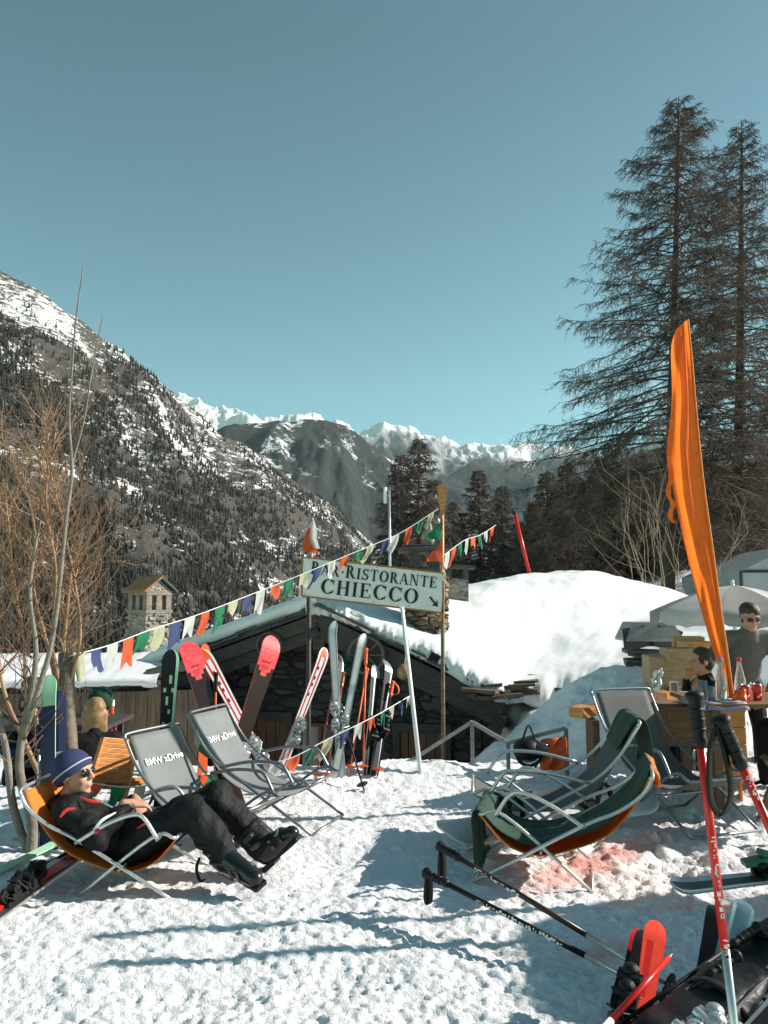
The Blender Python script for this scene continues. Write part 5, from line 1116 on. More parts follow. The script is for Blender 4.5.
    if shoes:
        for q in 'LR':
            if q not in shoes: continue
            kind, tdir, m_ = shoes[q]; a = J['a'+q]; k = J['k'+q]; sh = (k-a).normalized(); tdir = tdir.normalized(); ss_ = tdir.cross(sh).normalized()
            if kind == 'ski':
                h = MB(); heel = a-sh*.085-tdir*.045; toe = heel+tdir*.285
                h.cap(a+sh*.11, a-sh*.02, .070, .068, 16, squash=(1, 1)); h.cap(a-sh*.02-tdir*.015, heel+sh*.045+tdir*.03, .068, .052, 14); h.cap(heel+sh*.04+tdir*.05, toe-tdir*.05+sh*.035, .055, .045, 14); h.cap(a+tdir*.02, toe-tdir*.09+sh*.05, .06, .046, 14)
                bt = h.build('boot', m_, t, smooth=True, remesh=.009); h = MB()
                h.box(heel+tdir*.125-sh*.006, (.262, .072, .020), tdir, ss_); h.box(heel+tdir*.02-sh*.012, (.09, .082, .03), tdir, ss_); h.box(toe-tdir*.085-sh*.006, (.10, .078, .022), tdir, ss_); h.build('sole', BLKG, bt, bevel=.004)
                for z, ww in ((.09, .073), (.03, .073)):
                    h = MB(); pts = [a+sh*z+tdir*math.cos(x)*ww+ss_*math.sin(x)*ww for x in [R(v) for v in range(-120, 121, 20)]]; h.grid([[pq-sh*.012, pq+sh*.012] for pq in pts], thick=.004)
                    h.box(a+sh*z+ss_*.078+tdir*.03, (.05, .012, .02), tdir, sh); h.box(a+sh*z-ss_*.078+tdir*.03, (.05, .012, .02), tdir, sh); h.build('buckle', SIL if z > 1 else mat('dark_buckle', (.12, .12, .12), .3, .8, var=0), bt)
                for x in (.07, .13):
                    h = MB(); c = heel+tdir*(.06+x)+sh*.045; pts = [c+sh*math.cos(v)*.058+ss_*math.sin(v)*.056 for v in [R(v) for v in range(-100, 101, 20)]]; h.grid([[pq-tdir*.01, pq+tdir*.01] for pq in pts], thick=.004); h.box(c+sh*.05+ss_*.032, (.02, .045, .012), tdir, ss_-sh*.4); h.build('buckle', MATS['dark_buckle'], bt)
                h = MB(); h.tube([a+sh*.125+tdir*math.cos(v)*.07+ss_*math.sin(v)*.07 for v in [R(v) for v in range(0, 361, 20)]], .022, 8); h.build('cuff_liner', TBLK, bt, smooth=True)
            else:
                h = MB(); h.cap(a-sh*.02, a-sh*.06+tdir*.14, .05, .042, 12); h.cap(a+sh*.05, a-sh*.03, .05, .05, 12); h.build('boot', m_, t, smooth=True, remesh=.012)
    return t
# the reclining person (joints read off at their own distances; chair centre plane y = 4.33)
YM = 4.33
J = dict(head=at(74, 779, YM), neck=at(66, 806, YM), chest=at(84, 829, YM), hip=at(138, 846, YM),
         sR=at(66, 817, YM-.19), sL=at(74, 812, YM+.19), eR=at(97, 843, YM-.24), eL=at(108, 826, YM+.26), wR=at(126, 811, YM-.13), wL=at(133, 805, YM+.08),
         hR=at(136, 845, YM-.10), hL=at(140, 843, YM+.10), kR=at(193, 816, YM-.13), kL=at(216, 800, YM+.13), aR=at(224, 862, YM-.17), aL=at(262, 852, YM+.08))
man = figure('person in black jacket and navy beanie reclining in the orange deck chair, sunglasses on', J, V(.96, -.22, .12), V(-.22, .02, 1), dict(top=JBLK, legs=TBLK, loose=True), at(140, 890, YM),
       glasses=True, beanie=(mat('knit_navy', (.025, .035, .10), .9, var=.1, scale=60, bump=.6, bscale=160), mat('knit_grey', (.45, .46, .48), .9, var=0)), vox=.012, curl=48, hk=1.0, build=1.06, legk=1.12,
       handsdir=dict(R=V(.1, .2, -1), L=V(.1, -.3, -1), dR=V(.8, .45, -.15), dL=V(.55, -.75, -.15)), shoes=dict(R=('ski', V(.74, -.58, -.12), BOOT), L=('ski', V(.78, -.30, .74), BOOT)))
def accent(pts, w_, m_, name='jacket_stripe', r=.5):
    mb = MB(); P_ = polyx(pts, 4); mb.tube(P_, [w_*math.sin(math.pi*(i+.6)/(len(P_)+.2))+.002 for i in range(len(P_))], 6); o = mb.build(name, m_, jk_); return o
jk_ = [c for c in man.children if c.name.startswith('jacket')][0]
YF = YM-.315
accent([at(59, 822, YF+.02), at(65, 815, YF+.04), at(75, 813, YF+.06)], .008, JRED); accent([at(79, 802, YF+.14), at(90, 806, YF+.14), at(101, 807, YF+.15)], .008, JRED)
accent([at(92, 836, YF-.005), at(101, 825, YF+.02), at(115, 817, YF+.08)], .007, mat('reflective', (.6, .6, .6), .5, var=0)); accent([at(94, 838, YF-.01), at(98, 834, YF)], .010, JRED); accent([at(136, 833, YF+.10), at(143, 829, YF+.11), at(149, 826, YF+.12)], .005, JRED)
# hood collar around the neck
mb = MB(); hc = J['neck']; mb.tube([hc+V(.02, 0, .035)+V(math.cos(a)*.085, math.sin(a)*.105, .02*math.cos(a)-.02) for a in [R(v) for v in range(0, 361, 24)]], .034, 10); o = mb.build('collar', JBLK, jk_, smooth=True)
mb = MB(); kb = at(196, 868, YM-.2); mb.grid([[p+V(-.008, 0, 0), p+V(.008, 0, 0)] for p in polyx([at(199, 862, YM-.2), at(196, 874, YM-.22), at(200, 886, YM-.2), at(204, 884, YM-.2)], 5)], thick=.004); mb.build('leg_strap', TBLK, man)
man.location.z += .02; man.location.y += .01
# background people -------------------------------------------------
def seated(label, x, y, yaw, cols, z=0.0, seat=.45, lean=.12, hair=None, glasses=False, headyaw=0, armR=None, armL=None, hpitch=0, beanie=None, group=None, bld=1.0, **k):
    f = V(math.cos(yaw), math.sin(yaw), 0); s = V(-f.y, f.x, 0); B = V(x, y, z); W = lambda a, b, c: B+f*a+s*b+V(0, 0, c)
    hp = W(0, 0, seat+.10); cx = lean*.45
    J = dict(hip=hp, chest=W(cx, 0, seat+.42), neck=W(lean*.6, 0, seat+.60), head=W(lean*.75+.02, 0, seat+.75), sL=W(lean*.5, .17, seat+.52), sR=W(lean*.5, -.17, seat+.52),
             hL=W(.02, .09, seat+.09), hR=W(.02, -.09, seat+.09), kL=W(.42, .11, seat+.07), kR=W(.42, -.11, seat+.07), aL=W(.40, .11, .10), aR=W(.40, -.11, .10))
    eL, wL = armL or ((.12+lean, .26, seat+.27), (.38+lean, .18, seat+.30)); eR, wR = armR or ((.12+lean, -.26, seat+.27), (.38+lean, -.18, seat+.30))
    J.update(eL=W(*eL), wL=W(*wL), eR=W(*eR), wR=W(*wR)); hf = V(math.cos(yaw+headyaw), math.sin(yaw+headyaw), hpitch)
    return figure(label, J, hf, UP, cols, B, group, hair=hair, glasses=glasses, beanie=beanie, shoes=dict(L=('plain', f, BLKG), R=('plain', f, BLKG)), build=bld, **k)
HBR = mat('brown_hair', (.06, .035, .022), .6, var=.2, scale=30, stretch=(8, 8, 1)); HBL = mat('blonde_hair', (.28, .17, .08), .5, var=.2, scale=30, stretch=(8, 8, 1), col2=(.22, .12, .05))
GSW = mat('grey_sweater', (.13, .125, .12), .9, var=.1, scale=30, bump=.4, bscale=120); BLU = mat('blue_jacket', (.02, .05, .18), .6, var=.15); CRIM = mat('crimson_jacket', (.28, .015, .04), .6, var=.1)
# at the right-hand table
seated('seated person with tied-back brown hair seen in profile behind the bottles, hand at mouth', at(718, 700, 7.1).x, 7.1, R(188), dict(top=JBLK, legs=TBLK), z=h0(2.8, 7.1)-.27, seat=.45, lean=.18, hair=(HBR, 'bun'), armR=((.22, -.2, .68), (.27, -.05, 1.03)))
x0 = at(743, 650, 7.3).x; zg = h0(x0, 7.3)-.22
def standing(label, x, y, yaw, z, cols, hair, glasses, k=1.0, lean=.1):
    f = V(math.cos(yaw), math.sin(yaw), 0); s = V(-f.y, f.x, 0); W = lambda a, b, c: V(x, y, z)+f*a*k+s*b*k+V(0, 0, c*k)
    J = dict(hip=W(-.05, 0, .92), chest=W(lean, 0, 1.24), neck=W(lean+.07, 0, 1.42), head=W(lean+.13, 0, 1.56), sL=W(lean+.02, .19, 1.36), sR=W(lean+.02, -.19, 1.36), eL=W(lean+.05, .30, 1.10), wL=W(lean+.18, .26, .88), eR=W(lean+.0, -.36, 1.16), wR=W(lean+.12, -.5, 1.0),
             hL=W(-.02, .09, .90), hR=W(-.02, -.09, .90), kL=W(.04, .11, .48), kR=W(.02, -.12, .48), aL=W(0, .12, .09), aR=W(.0, -.13, .09))
    return figure(label, J, f+V(0, 0, -.35), UP, cols, V(x, y, z), hair=hair, glasses=glasses, shoes=dict(L=('plain', f, BLKG), R=('plain', f, BLKG)))
standing('standing person in grey sweater, black trousers and sunglasses looking down, under the parasol', x0, 7.3, R(-95), zg+.05, dict(top=GSW, legs=TBLK, sweater=True), (HBR, 'short'), True, .95)
xr = at(822, 680, 6.3).x; seated('person in orange-red jacket at the right edge of the picture behind the cans', xr, 6.5, R(200), dict(top=mat('orange_jacket', (.65, .06, .03), .6), legs=TBLK), z=h0(xr, 6.5)-.1, hair=(HBR, 'short'), armR=((.25, -.2, .72), (.5, -.1, .80)), lean=.2)
# at the left-hand table
zl = -.32; zq = zl-.33
seated('blonde long-haired person in black seated with back to the camera, near the slatted chair', at(96, 700, 6.5).x, 6.5, R(112), dict(top=JBLK, legs=TBLK), z=zq, hair=(HBL, 'long'), bld=1.1)
seated('person in crimson jacket and green cap seated behind the slatted wooden chair', at(110, 700, 7.2).x, 7.2, R(170), dict(top=CRIM, legs=TBLK), z=zq, beanie=(mat('green_knit', (.012, .05, .03), .9), BLKG))
seated('person in blue jacket leaning far over the left table, head down', at(74, 700, 7.7).x, 7.7, R(-120), dict(top=BLU, legs=TBLK), z=zq+.1, lean=.6, hair=(HBR, 'short'), hpitch=-.8)
seated('person in dark green jacket half hidden behind the grey tree trunk', at(22, 720, 7.2).x, 7.2, R(-30), dict(top=mat('dark_green_jacket', (.02, .06, .045), .7), legs=TBLK), z=zq, hair=(HBR, 'short'))
# ---------------------------------------------------------------- tables and what stands on them
GLASS = mat('clear_glass', (.85, .88, .88), .05, var=0, trans=.9, spec=.5); tz = .765
def table(label, x0, x1, y0, y1, zt, zg_, m_, panel=None, legm=None):
    t = thing('table', label, 'table', V((x0+x1)/2, (y0+y1)/2, zg_)); m = MB(); n = max(int((y1-y0)/.13), 1)
    for k in range(n): m.box(V((x0+x1)/2, y0+(k+.5)*(y1-y0)/n, zt-.015), (x1-x0, (y1-y0)/n-.006, .03))
    m.build('table_top', m_, t, bevel=.003)
    for sx in (x0+.08, x1-.08):
        for sy in (y0+.08, y1-.08): b = MB(); b.box(V(sx, sy, (zt-.03+zg_)/2), (.06, .06, zt-.03-zg_)); b.build('leg', legm or BWD, t)
    if panel:
        b = MB(); a0, a1, z0 = panel; n = 4
        for k in range(n): b.box(V((a0+a1)/2, y0+.1, z0+(zt-.05-z0)*(k+.5)/n), (a1-a0, .03, (zt-.05-z0)/n-.006))
        b.build('front_panel', OWD, t)
    return t
tx0, tx1, ty0, ty1 = 2.30, 3.9, 5.52, 6.25
table('wooden table laden with bottles and cans at the right edge, orange plank panel below', tx0, tx1, ty0, ty1, tz, -.05, BWD, (2.40, 2.60, .22))
m = MB(); m.grid([[V(2.27+u*.32, 5.50+v*.5, tz+.006+.008*math.sin(u*9+v*4)-(.05 if u == 0 or v == 0 else 0)) for v in (0, .1, .3, .5, .7, 1)] for u in (0, .1, .3, .5, .7, .9, 1)], thick=.004); tag(m.build('placemat', mat('lilac_cloth', (.30, .25, .32), .8, var=.1), smooth=True), 'lilac grey placemat at the left corner of the laden table', 'placemat')
def bottle(label, x, y, liq, capm, k=1.0):
    z = tz; t = thing('bottle', label, 'bottle', V(x, y, z)); m = MB(); m.lathe(V(x, y, z), [(.034*k, 0), (.038*k, .01), (.038*k, .09), (.034*k, .13*k), (.02*k, .19*k), (.013*k, .225*k), (.013*k, .25*k)], n=18); m.build('glass', GLASS, t, smooth=True)
    if liq: m = MB(); m.lathe(V(x, y, z), [(.030*k, .006), (.034*k, .012), (.034*k, .07)], n=16); m.build('liquid', liq, t, smooth=True)
    m = MB(); m.lathe(V(x, y, z+.245*k), [(.015*k, 0), (.016*k, .003), (.016*k, .022), (.013*k, .026)], n=14); m.build('cap', capm, t)
xy = lambda px, Y: at(px, 700, Y).x
bottle('tall clear water bottle with blue cap, left of the banner foot', xy(722, 5.7), 5.7, None, mat('blue_cap', (.05, .18, .5), .4, var=0), 1.15)
bottle('tall clear bottle with red cap and red drink, right of the banner foot', xy(741, 5.75), 5.75, mat('red_drink', (.6, .03, .01), .2, var=0), RED, 1.15)
def tumbler(label, x, y, liq=None, h=.11):
    t = thing('glass', label, 'glass', V(x, y, tz)); m = MB(); m.lathe(V(x, y, tz), [(.026, 0), (.034, h), (.031, h), (.024, .008)], n=16); m.build('wall', GLASS, t, smooth=True)
    if liq: m = MB(); m.lathe(V(x, y, tz), [(.023, .01), (.028, h*.6)], n=14); m.build('liquid', liq, t, smooth=True)
tumbler('tall empty tumbler at the left corner of the laden table', xy(703, 5.75), 5.75, None, .14)
tumbler('smaller clear tumbler between the left tumbler and the blue-capped bottle', xy(712, 5.65), 5.65)
tumbler('short glass with orange-red drink just left of the banner foot', xy(729, 5.9), 5.9, MATS['red_drink'], .1)
tumbler('clear glass standing right of the red-capped bottle', xy(748, 6.0), 6.0)
def can(label, x, y):
    t = thing('drink_can', label, 'can', V(x, y, tz), 'red drink cans on the table'); m = MB(); m.lathe(V(x, y, tz), [(.026, 0), (.033, .008), (.033, .105), (.028, .117)], n=18); m.build('body', RED, t, smooth=True); m = MB(); m.lathe(V(x, y, tz+.117), [(.028, 0), (.026, .004), (.024, .001)], n=16); m.build('lid', SIL, t)
    m = MB(); m.grid([[V(x+math.sin(a)*.0337, y-math.cos(a)*.0337, tz+.03+.06*v+.01*math.sin(a*3)) for a in (-.5, -.25, 0, .25, .5)] for v in (0, .25)], thick=.0006); m.build('band', WHITE, t)
can('red drink can, left of the two on the table', xy(746, 5.66), 5.66); can('red drink can, right of the two and nearer the edge of the picture', xy(758, 5.72), 5.72)
cloth_panel('napkin', 'crumpled orange-red napkin on the table in front of the cans', [(731, 696), (744, 688), (750, 702), (735, 704)], 5.6, ORG, 'napkin', .02, 7)
m = MB(); m.lathe(V(xy(728, 5.62), 5.62, tz+.003), [(.05, 0), (.09, .012), (.088, .014), (.05, .004)], n=24); tag(m.build('plate', WHITE, smooth=True), 'white plate on the table below the banner foot', 'plate')
# folding chair at the right edge with green towel
wc = thing('wooden_chair', 'dark wooden chair with crossed legs at the right edge, green towel on it', 'chair', onz(2.62, 5.05)); c = V(2.68, 5.1, 0)
for nm, a, b in (('leg', V(-.16, -.15, 0), V(.14, -.15, .72)), ('leg', V(.2, -.15, 0), V(-.1, -.15, .45)), ('leg', V(-.16, .22, 0), V(.14, .22, .72)), ('leg', V(.2, .22, 0), V(-.1, .22, .45))): m = MB(); m.beam(c+a, c+b, .025, .04); m.build(nm, BWD, wc)
m = MB(); [m.box(c+V(-.1+.07*k, .03, .44), (.055, .38, .015)) for k in range(5)]; m.build('seat', BWD, wc); m = MB(); [m.box(c+V(.13, .03, .55+.08*k), (.015, .38, .05), (1, 0, -.4)) for k in range(3)]; m.build('backrest', BWD, wc)
rws = [[c+V(.16+x, y, z) for y in (-.20, -.1, .0, .12, .24)] for x, z in ((-.10, .44), (-.06, .56), (-.02, .68), (.0, .76), (.04, .75), (.06, .6), (.07, .47))]
drape('towel', 'green towel thrown over the back of the wooden chair at the right edge', [[p+V(.02, 0, .03) for p in r] for r in rws], seed=9)
# bench and box pile at the middle right
bz = h0(2.2, 6.4); bch = thing('bench', 'plain plank bench with orange-brown ends behind the grey deck chairs', 'bench', V(2.0, 6.2, bz)); m = MB(); m.beam(at(578, 712, 6.0), at(668, 696, 6.6), .14, .07); m.build('seat', BWD, bch)
for e_ in (0.04, .96): m = MB(); q0 = at(578, 712, 6.0).lerp(at(668, 696, 6.6), e_); dd_ = (at(668, 696, 6.6)-at(578, 712, 6.0)).normalized(); m.beam(q0-dd_*.07, q0+dd_*.07, .145, .078); m.build('end_board', OWD, bch)
for px, Y in ((592, 6.1), (655, 6.5)): a = at(px, 712-(px-592)*.2, Y); m = MB(); m.box(V(a.x, a.y, (a.z+bz)/2-.04), (.05, .22, a.z-bz-.02)); m.build('leg', BWD, bch)
def box_(name, label, px, py, Y, sz, m_, yaw=0, open_=False, cat='box', group=None, catn=None):
    c = at(px, py, Y); X_ = V(math.cos(yaw), math.sin(yaw), 0); Y_ = V(-X_.y, X_.x, 0); a, b, h = sz; t = thing(name, label, cat, c-UP*h/2, group)
    for nm, cc2, s2 in (('front_board', -Y_*(b/2), (a, .018, h)), ('back_board', Y_*(b/2), (a, .018, h)), ('side_board', X_*(a/2-.009), (.018, b-.02, h)), ('side_board', -X_*(a/2-.009), (.018, b-.02, h))): m = MB(); m.box(c+cc2, s2, X_, Y_); m.build(nm, m_, t)
    m = MB(); m.box(c+UP*(-h/2+.012 if open_ else h/2-.004), (a-.02, b-.03, .016), X_, Y_); m.build('bottom' if open_ else 'lid', m_, t); return t
GC = 'wooden crates piled beside the slate chimney'
YC = 8.3
box_('crate', 'larger closed yellow-brown crate at the bottom of the pile', 676, 670, YC, (.62, .4, .30), LWD, R(-8), group=GC, cat='crate')
box_('crate', 'small open wooden crate in front on top of the pile', 679, 655, YC-.1, (.34, .25, .15), LWD, R(-6), True, 'crate', GC)
box_('crate', 'orange-brown crate with open side, right one in the pile, next to the banner', 698, 652, YC+.1, (.34, .28, .22), OWD, R(4), False, 'crate', GC)
box_('crate', 'pale flat crate at the very top and back of the pile', 688, 642, YC+.35, (.32, .25, .12), LWD, R(-15), False, 'crate', GC)
mc = thing('menu_card', 'small white framed menu card standing below the crates', 'menu card', at(674, 702, 6.7)); c = at(674, 688, 6.7); m = MB(); m.box(c, (.075, .008, .11)); m.build('frame', WHITE, mc); m = MB(); m.box(c-V(0, .006, 0), (.055, .003, .09)); m.build('sheet', mat('card_grey', (.3, .3, .3), .6, var=.3, scale=60), mc)
cs = thing('side_table', 'low table of rough planks below the crates, cluttered with pale boards', 'table', at(680, 740, 6.8)); m = MB(); c = at(680, 704, 6.8); m.box(c, (.55, .4, .035)); m.box(c+V(0, 0, .05), (.22, .14, .03), (1, .2, 0)); m.box(c+V(.05, -.02, .09), (.24, .13, .03), (1, -.1, 0)); m.build('table_top', LWD, cs)
for sx in (-.2, .2): 
    for sy in (-.13, .13): m = MB(); b0 = V(c.x+sx, c.y+sy, 0); m.box(V(b0.x, b0.y, c.z/2-.1), (.05, .05, c.z+.18)); m.build('leg', BWD, cs)
box_('wood_box', 'dark brown wooden box between the bench and the laden table', 690, 722, 6.3, (.55, .4, .3), BWD, R(3))
rb = at(546, 693, 6.9)
cloth_panel('wrapper', 'tiny red and black packet lying on the snow heap', [(617, 697), (621, 694), (623, 698), (618, 700)], 7.9, RED, 'packet', .005, 3)
cloth_panel('plastic_bag', 'crumpled white and red plastic bag below the crates', [(655, 672), (662, 668), (662, 690), (650, 688)], 7.4, WHITE, 'bag', .05, 4)
# slate chimney with metal cap
cc = at(648, 668, 9.6); sc2 = thing('slate_chimney', 'dark stacked-slate chimney stub with flared grey metal cap, left of the crates', 'chimney', cc-UP*.4); m = MB(); r2 = random.Random(8)
for k in range(12):
    z = -.35+k*.05; a = r2.uniform(-.3, .3); m.box(cc+V(r2.uniform(-.05, .05), r2.uniform(-.04, .04), z), (r2.uniform(.36, .58), .42, r2.uniform(.035, .055)), (math.cos(a), math.sin(a), r2.uniform(-.06, .06)))
m.build('slate_stack', SLATE, sc2, bevel=.006)
for a_, b_, t_ in ((-.14, .36, .25), (.12, .36, -.2), (.25, .34, -.5), (-.27, .34, .1)): m = MB(); m.box(cc+V(a_, -.18, b_+.03), (.16, .03, .26), (1, 0, t_), (0, 1, .1)); m.build('leaning_slate', SLATE, sc2)
m = MB(); m.box(cc+V(0, 0, .40), (.34, .34, .25)); m.build('inner_block', BLK, sc2)
top = at(648, 634, 9.6); m = MB(); hb2 = [(-.34, -.25), (.34, -.25), (.34, .25), (-.34, .25)]; vs = [top+V(a, b, -.05) for a, b in hb2]+[top+V(a*.75, b*.75, .15) for a, b in hb2]+[top+V(a, b, -.08) for a, b in hb2]
m.add(vs, [(0, 1, 5, 4), (1, 2, 6, 5), (2, 3, 7, 6), (3, 0, 4, 7), (4, 5, 6, 7), (8, 9, 1, 0), (9, 10, 2, 1), (10, 11, 3, 2), (11, 8, 0, 3), (11, 10, 9, 8)]); m.build('metal_cap', mat('zinc', (.30, .31, .32), .5, .3, var=.12, scale=6), sc2, bevel=.004)
# parasol
def parasol(label, c, rad, hgt, zg_, m1, m2, n=8):
    t = thing('parasol', label, 'parasol', V(c.x, c.y, zg_)); 
    for k in range(n):
        a0 = 2*math.pi*k/n+.2; a1 = 2*math.pi*(k+1)/n+.2; G = []
        for i in range(9):
            v = i/8; row = []
            for j in range(9):
                u = j/8; a = a0+(a1-a0)*u; rr1 = rad*v*(1-.04*math.sin(math.pi*u)*v); row.append(c+V(math.cos(a)*rr1, math.sin(a)*rr1, hgt*(1-v**1.45)-.04*math.sin(math.pi*u)*v))
            G.append(row)
        last = G[-1]; G.append([p-V(0, 0, .06) for p in last]); G.append([p-V(0, 0, .085+.035*abs(math.sin(j/8*math.pi*3))) for j, p in enumerate(last)])
        m = MB(); m.grid(G); m.build('canopy_panel', m2 if k % 2 else m1, t, smooth=True, fix=False)
    m = MB(); m.tube([c+UP*(hgt+.01), V(c.x, c.y, zg_)], .022, 8); m.build('pole', WHITE, t, smooth=True)
    m = MB(); m.ell(c+UP*(hgt+.03), (.02, .02, .03)); m.build('finial', WHITE, t, smooth=True)
    m = MB(); 
    for k in range(n): a = 2*math.pi*k/n+.2; m.tube([c+UP*(hgt-.01), c+V(math.cos(a)*rad*.5, math.sin(a)*rad*.5, hgt*.62-.01), c+V(math.cos(a)*rad, math.sin(a)*rad, -.01)], .006, 5)
    m.build('ribs', IRON, t); return t
PC = cloth_trans('parasol_white', (.60, .58, .55), .3); PG = cloth_trans('parasol_grey', (.32, .31, .30), .3)
pc = at(734, 612, 8.6); parasol('low round parasol in white and grey panels with scalloped edge, behind the banner', pc, .92, .30, h0(pc.x, 8.6), PC, PG)
# ---------------------------------------------------------------- left: slatted chair, table
sc3 = thing('slatted_chair', 'orange varnished slatted wooden chair turned away behind the reclining person', 'chair', gnd(112, 812)); YW = 5.55
a = at(104, 738, YW); b = at(90, 783, YW-.1); c2 = at(136, 741, YW+.2); d2 = at(128, 785, YW+.1)
for p, q in ((a, b), (c2, d2)): m = MB(); m.beam(p, on(q, .25) if False else q, .03, .035); m.build('back_post', OWD, sc3)
m = MB()
for k in range(9): t_ = (k+.3)/9; m.beam(a.lerp(b, t_), c2.lerp(d2, t_), .012, .032)
m.build('back_slats', OWD, sc3, bevel=.003)
m = MB(); f_ = V(-.35, -.9, 0).normalized()
for k in range(5): m.beam(b+V(.0, -.02, -.02)-f_*(.07*k)*-1*-1, d2+V(0, -.02, -.02)-f_*.07*k, .055, .015)
m.build('seat', OWD, sc3)
for p in (b, d2): m = MB(); m.beam(p, V(p.x-.05, p.y-.1, -.05), .03, .035); m.build('leg', OWD, sc3); m = MB(); q = p-f_*.3; m.beam(q, V(q.x+.05, q.y+.1, -.05), .03, .035); m.build('leg', OWD, sc3)
LT = thing('table', 'dark cafe table with bottle and glasses among the seated people on the left', 'table', V(-3.15, 6.9, zl)); m = MB(); m.box(V(-3.1, 6.95, zl+.74), (1.5, .75, .035)); m.build('table_top', DWOOD, LT)
for sx in (-.65, .65):
    for sy in (-.3, .3): m = MB(); m.box(V(-3.1+sx, 6.95+sy, zl+.36), (.05, .05, .72)); m.build('leg', DWOOD, LT)
tz_ = tz; tz = zl+.758
GDK = mat('dark_bottle_glass', (.03, .02, .01), .1, var=0, spec=.6)
t = thing('bottle', 'dark brown bottle with white label on the left table', 'bottle', V(-2.87, 6.8, tz)); m = MB(); m.lathe(V(-2.87, 6.8, tz), [(.034, 0), (.036, .01), (.036, .15), (.013, .21), (.013, .26)], n=16); m.build('glass', GDK, t, smooth=True); m = MB(); m.lathe(V(-2.87, 6.8, tz+.04), [(.0365, 0), (.0365, .07)], n=16); m.build('label', WHITE, t)
t = thing('drink_glass', 'glass with orange-red drink at the left end of the left table', 'glass', V(-3.55, 6.8, tz)); m = MB(); m.lathe(V(-3.55, 6.8, tz), [(.03, 0), (.045, .05), (.045, .13)], n=16); m.build('wall', mat('orange_drink', (.8, .12, .02), .2, var=0), t, smooth=True)
t = thing('drink_glass', 'clear short glass next to the dark brown bottle', 'glass', V(-2.75, 6.7, tz)); m = MB(); m.lathe(V(-2.75, 6.7, tz), [(.03, 0), (.035, .09), (.032, .09), (.028, .01)], n=16); m.build('wall', GLASS, t, smooth=True)
tz = tz_
t = thing('crutch_pole', 'thin orange stick with pale cap standing behind the crimson jacket', 'stick', at(112, 740, 7.6)); m = MB(); m.tube([at(112, 703, 7.6), at(112, 760, 7.6)], .02, 8); m.build('shaft', ORG, t); m = MB(); m.tube([at(112, 700, 7.6), at(112, 706, 7.6)], .026, 8); m.build('cap', WHITE, t)
# ---------------------------------------------------------------- foreground right: poles
ski_pole('red ski pole with white lettering and silver lower end, standing nearest the camera', at(694, 691, 2.12), V(at(752, 1143, 2.12).x, 2.12, .0), RED, None, r=.0115, strap=0, low=SIL, split=.53, marks=[(.38, .58, .022), (.64, .68, .012)], group='red ski poles planted nearest the camera')
ski_pole('red ski pole leaning right at the picture edge, black strap loop hanging from its grip', at(719, 716, 2.05), V(1.42, 2.2, 0.02), RED, None, r=.0115, strap=.235, marks=[(.17, .24, .012), (.5, .6, .02)], side=V(-.9, -.2, 0), sw=.03, group='red ski poles planted nearest the camera')
GP2 = 'dark ski poles lying across the snow'
DKS = mat('dark_brown_shaft', (.055, .025, .02), .3, .2, var=.1)
ski_pole('dark ski pole lying across the snow, the upper one of the crossing pair', at(438, 845, 3.92), V(at(688, 972, 3.0).x, 3.0, .04), DKS, None, GP2, r=.012, sw=.03, strap=.16, low=SIL, split=.66, marks=[(.25, .5, .03)], side=V(.3, .2, 0))
ski_pole('black ski pole lying across the snow, the lower one with white lettering', at(424, 872, 3.80), V(at(684, 976, 2.95).x, 2.95, .03), BLKG, None, GP2, r=.012, sw=.03, strap=.14, low=SIL, split=.68, marks=[(.32, .75, .017)], side=V(.3, .2, 0))
ski_pole('thin dark pole lying low at the bottom edge with a round basket', V(at(720, 955, 2.75).x, 2.75, .25), V(at(560, 1030, 2.6).x, 2.6, .03), BLKG, None, GP2, r=.008, strap=0)
ski_pole('red and white ski pole lying over the black bag towards the bottom edge', V(at(520, 1075, 2.30).x, 2.30, .06), V(at(672, 952, 2.75).x, 2.75, .30), mat('white_red', (.75, .7, .68), .3, var=0), BLKG, GP2, r=.011, strap=0, low=RED, split=.55, basket=False)
# ---------------------------------------------------------------- foreground right: skis, bag, boots
GG = 'skis lying in the heap at the bottom right'
ski('red-orange ski, tip up, standing out of the heap at the bottom right', V(at(658, 918, 2.95).x, 2.95, at(658, 918, 2.95).z), V(at(628, 1060, 2.55).x, 2.55, -.02), .080, V(-.15, -1, .5), [mat('hot_red_base', (.85, .055, .02), .35, var=.1, scale=20), BLKG, RED], lambda t, j: 2 if t > .5 and j in (1, 2) and t < .85 else 0, GG, None, tipb=-.02, rt=.13)
ski('black ski close against the red-orange ski tip', V(at(646, 925, 3.0).x, 3.0, at(646, 925, 3.0).z), V(at(606, 1060, 2.6).x, 2.6, -.02), .09, V(-.5, -1, .4), [BLKG, RED], lambda t, j: 1 if j == 0 and t > .8 else 0, GG, .5, tipb=-.03, bmat=BLKG)
ski('silver ski tip rising behind the black bag at the right edge', V(at(748, 897, 3.0).x, 3.0, at(748, 897, 3.0).z), V(at(700, 1020, 2.75).x, 2.75, .0), .075, V(-.3, -1, .3), [SIL, WHITE], lambda t, j: 1 if j in (0, 5) else 0, GG, None, tipb=-.05)
ski('dark ski tip rising just left of the silver one', V(at(719, 901, 3.05).x, 3.05, at(719, 901, 3.05).z), V(at(690, 1010, 2.8).x, 2.8, .0), .075, V(-.5, -1, .3), [DKBR, SIL], lambda t, j: 1 if j == 5 else 0, GG, None, tipb=-.05)
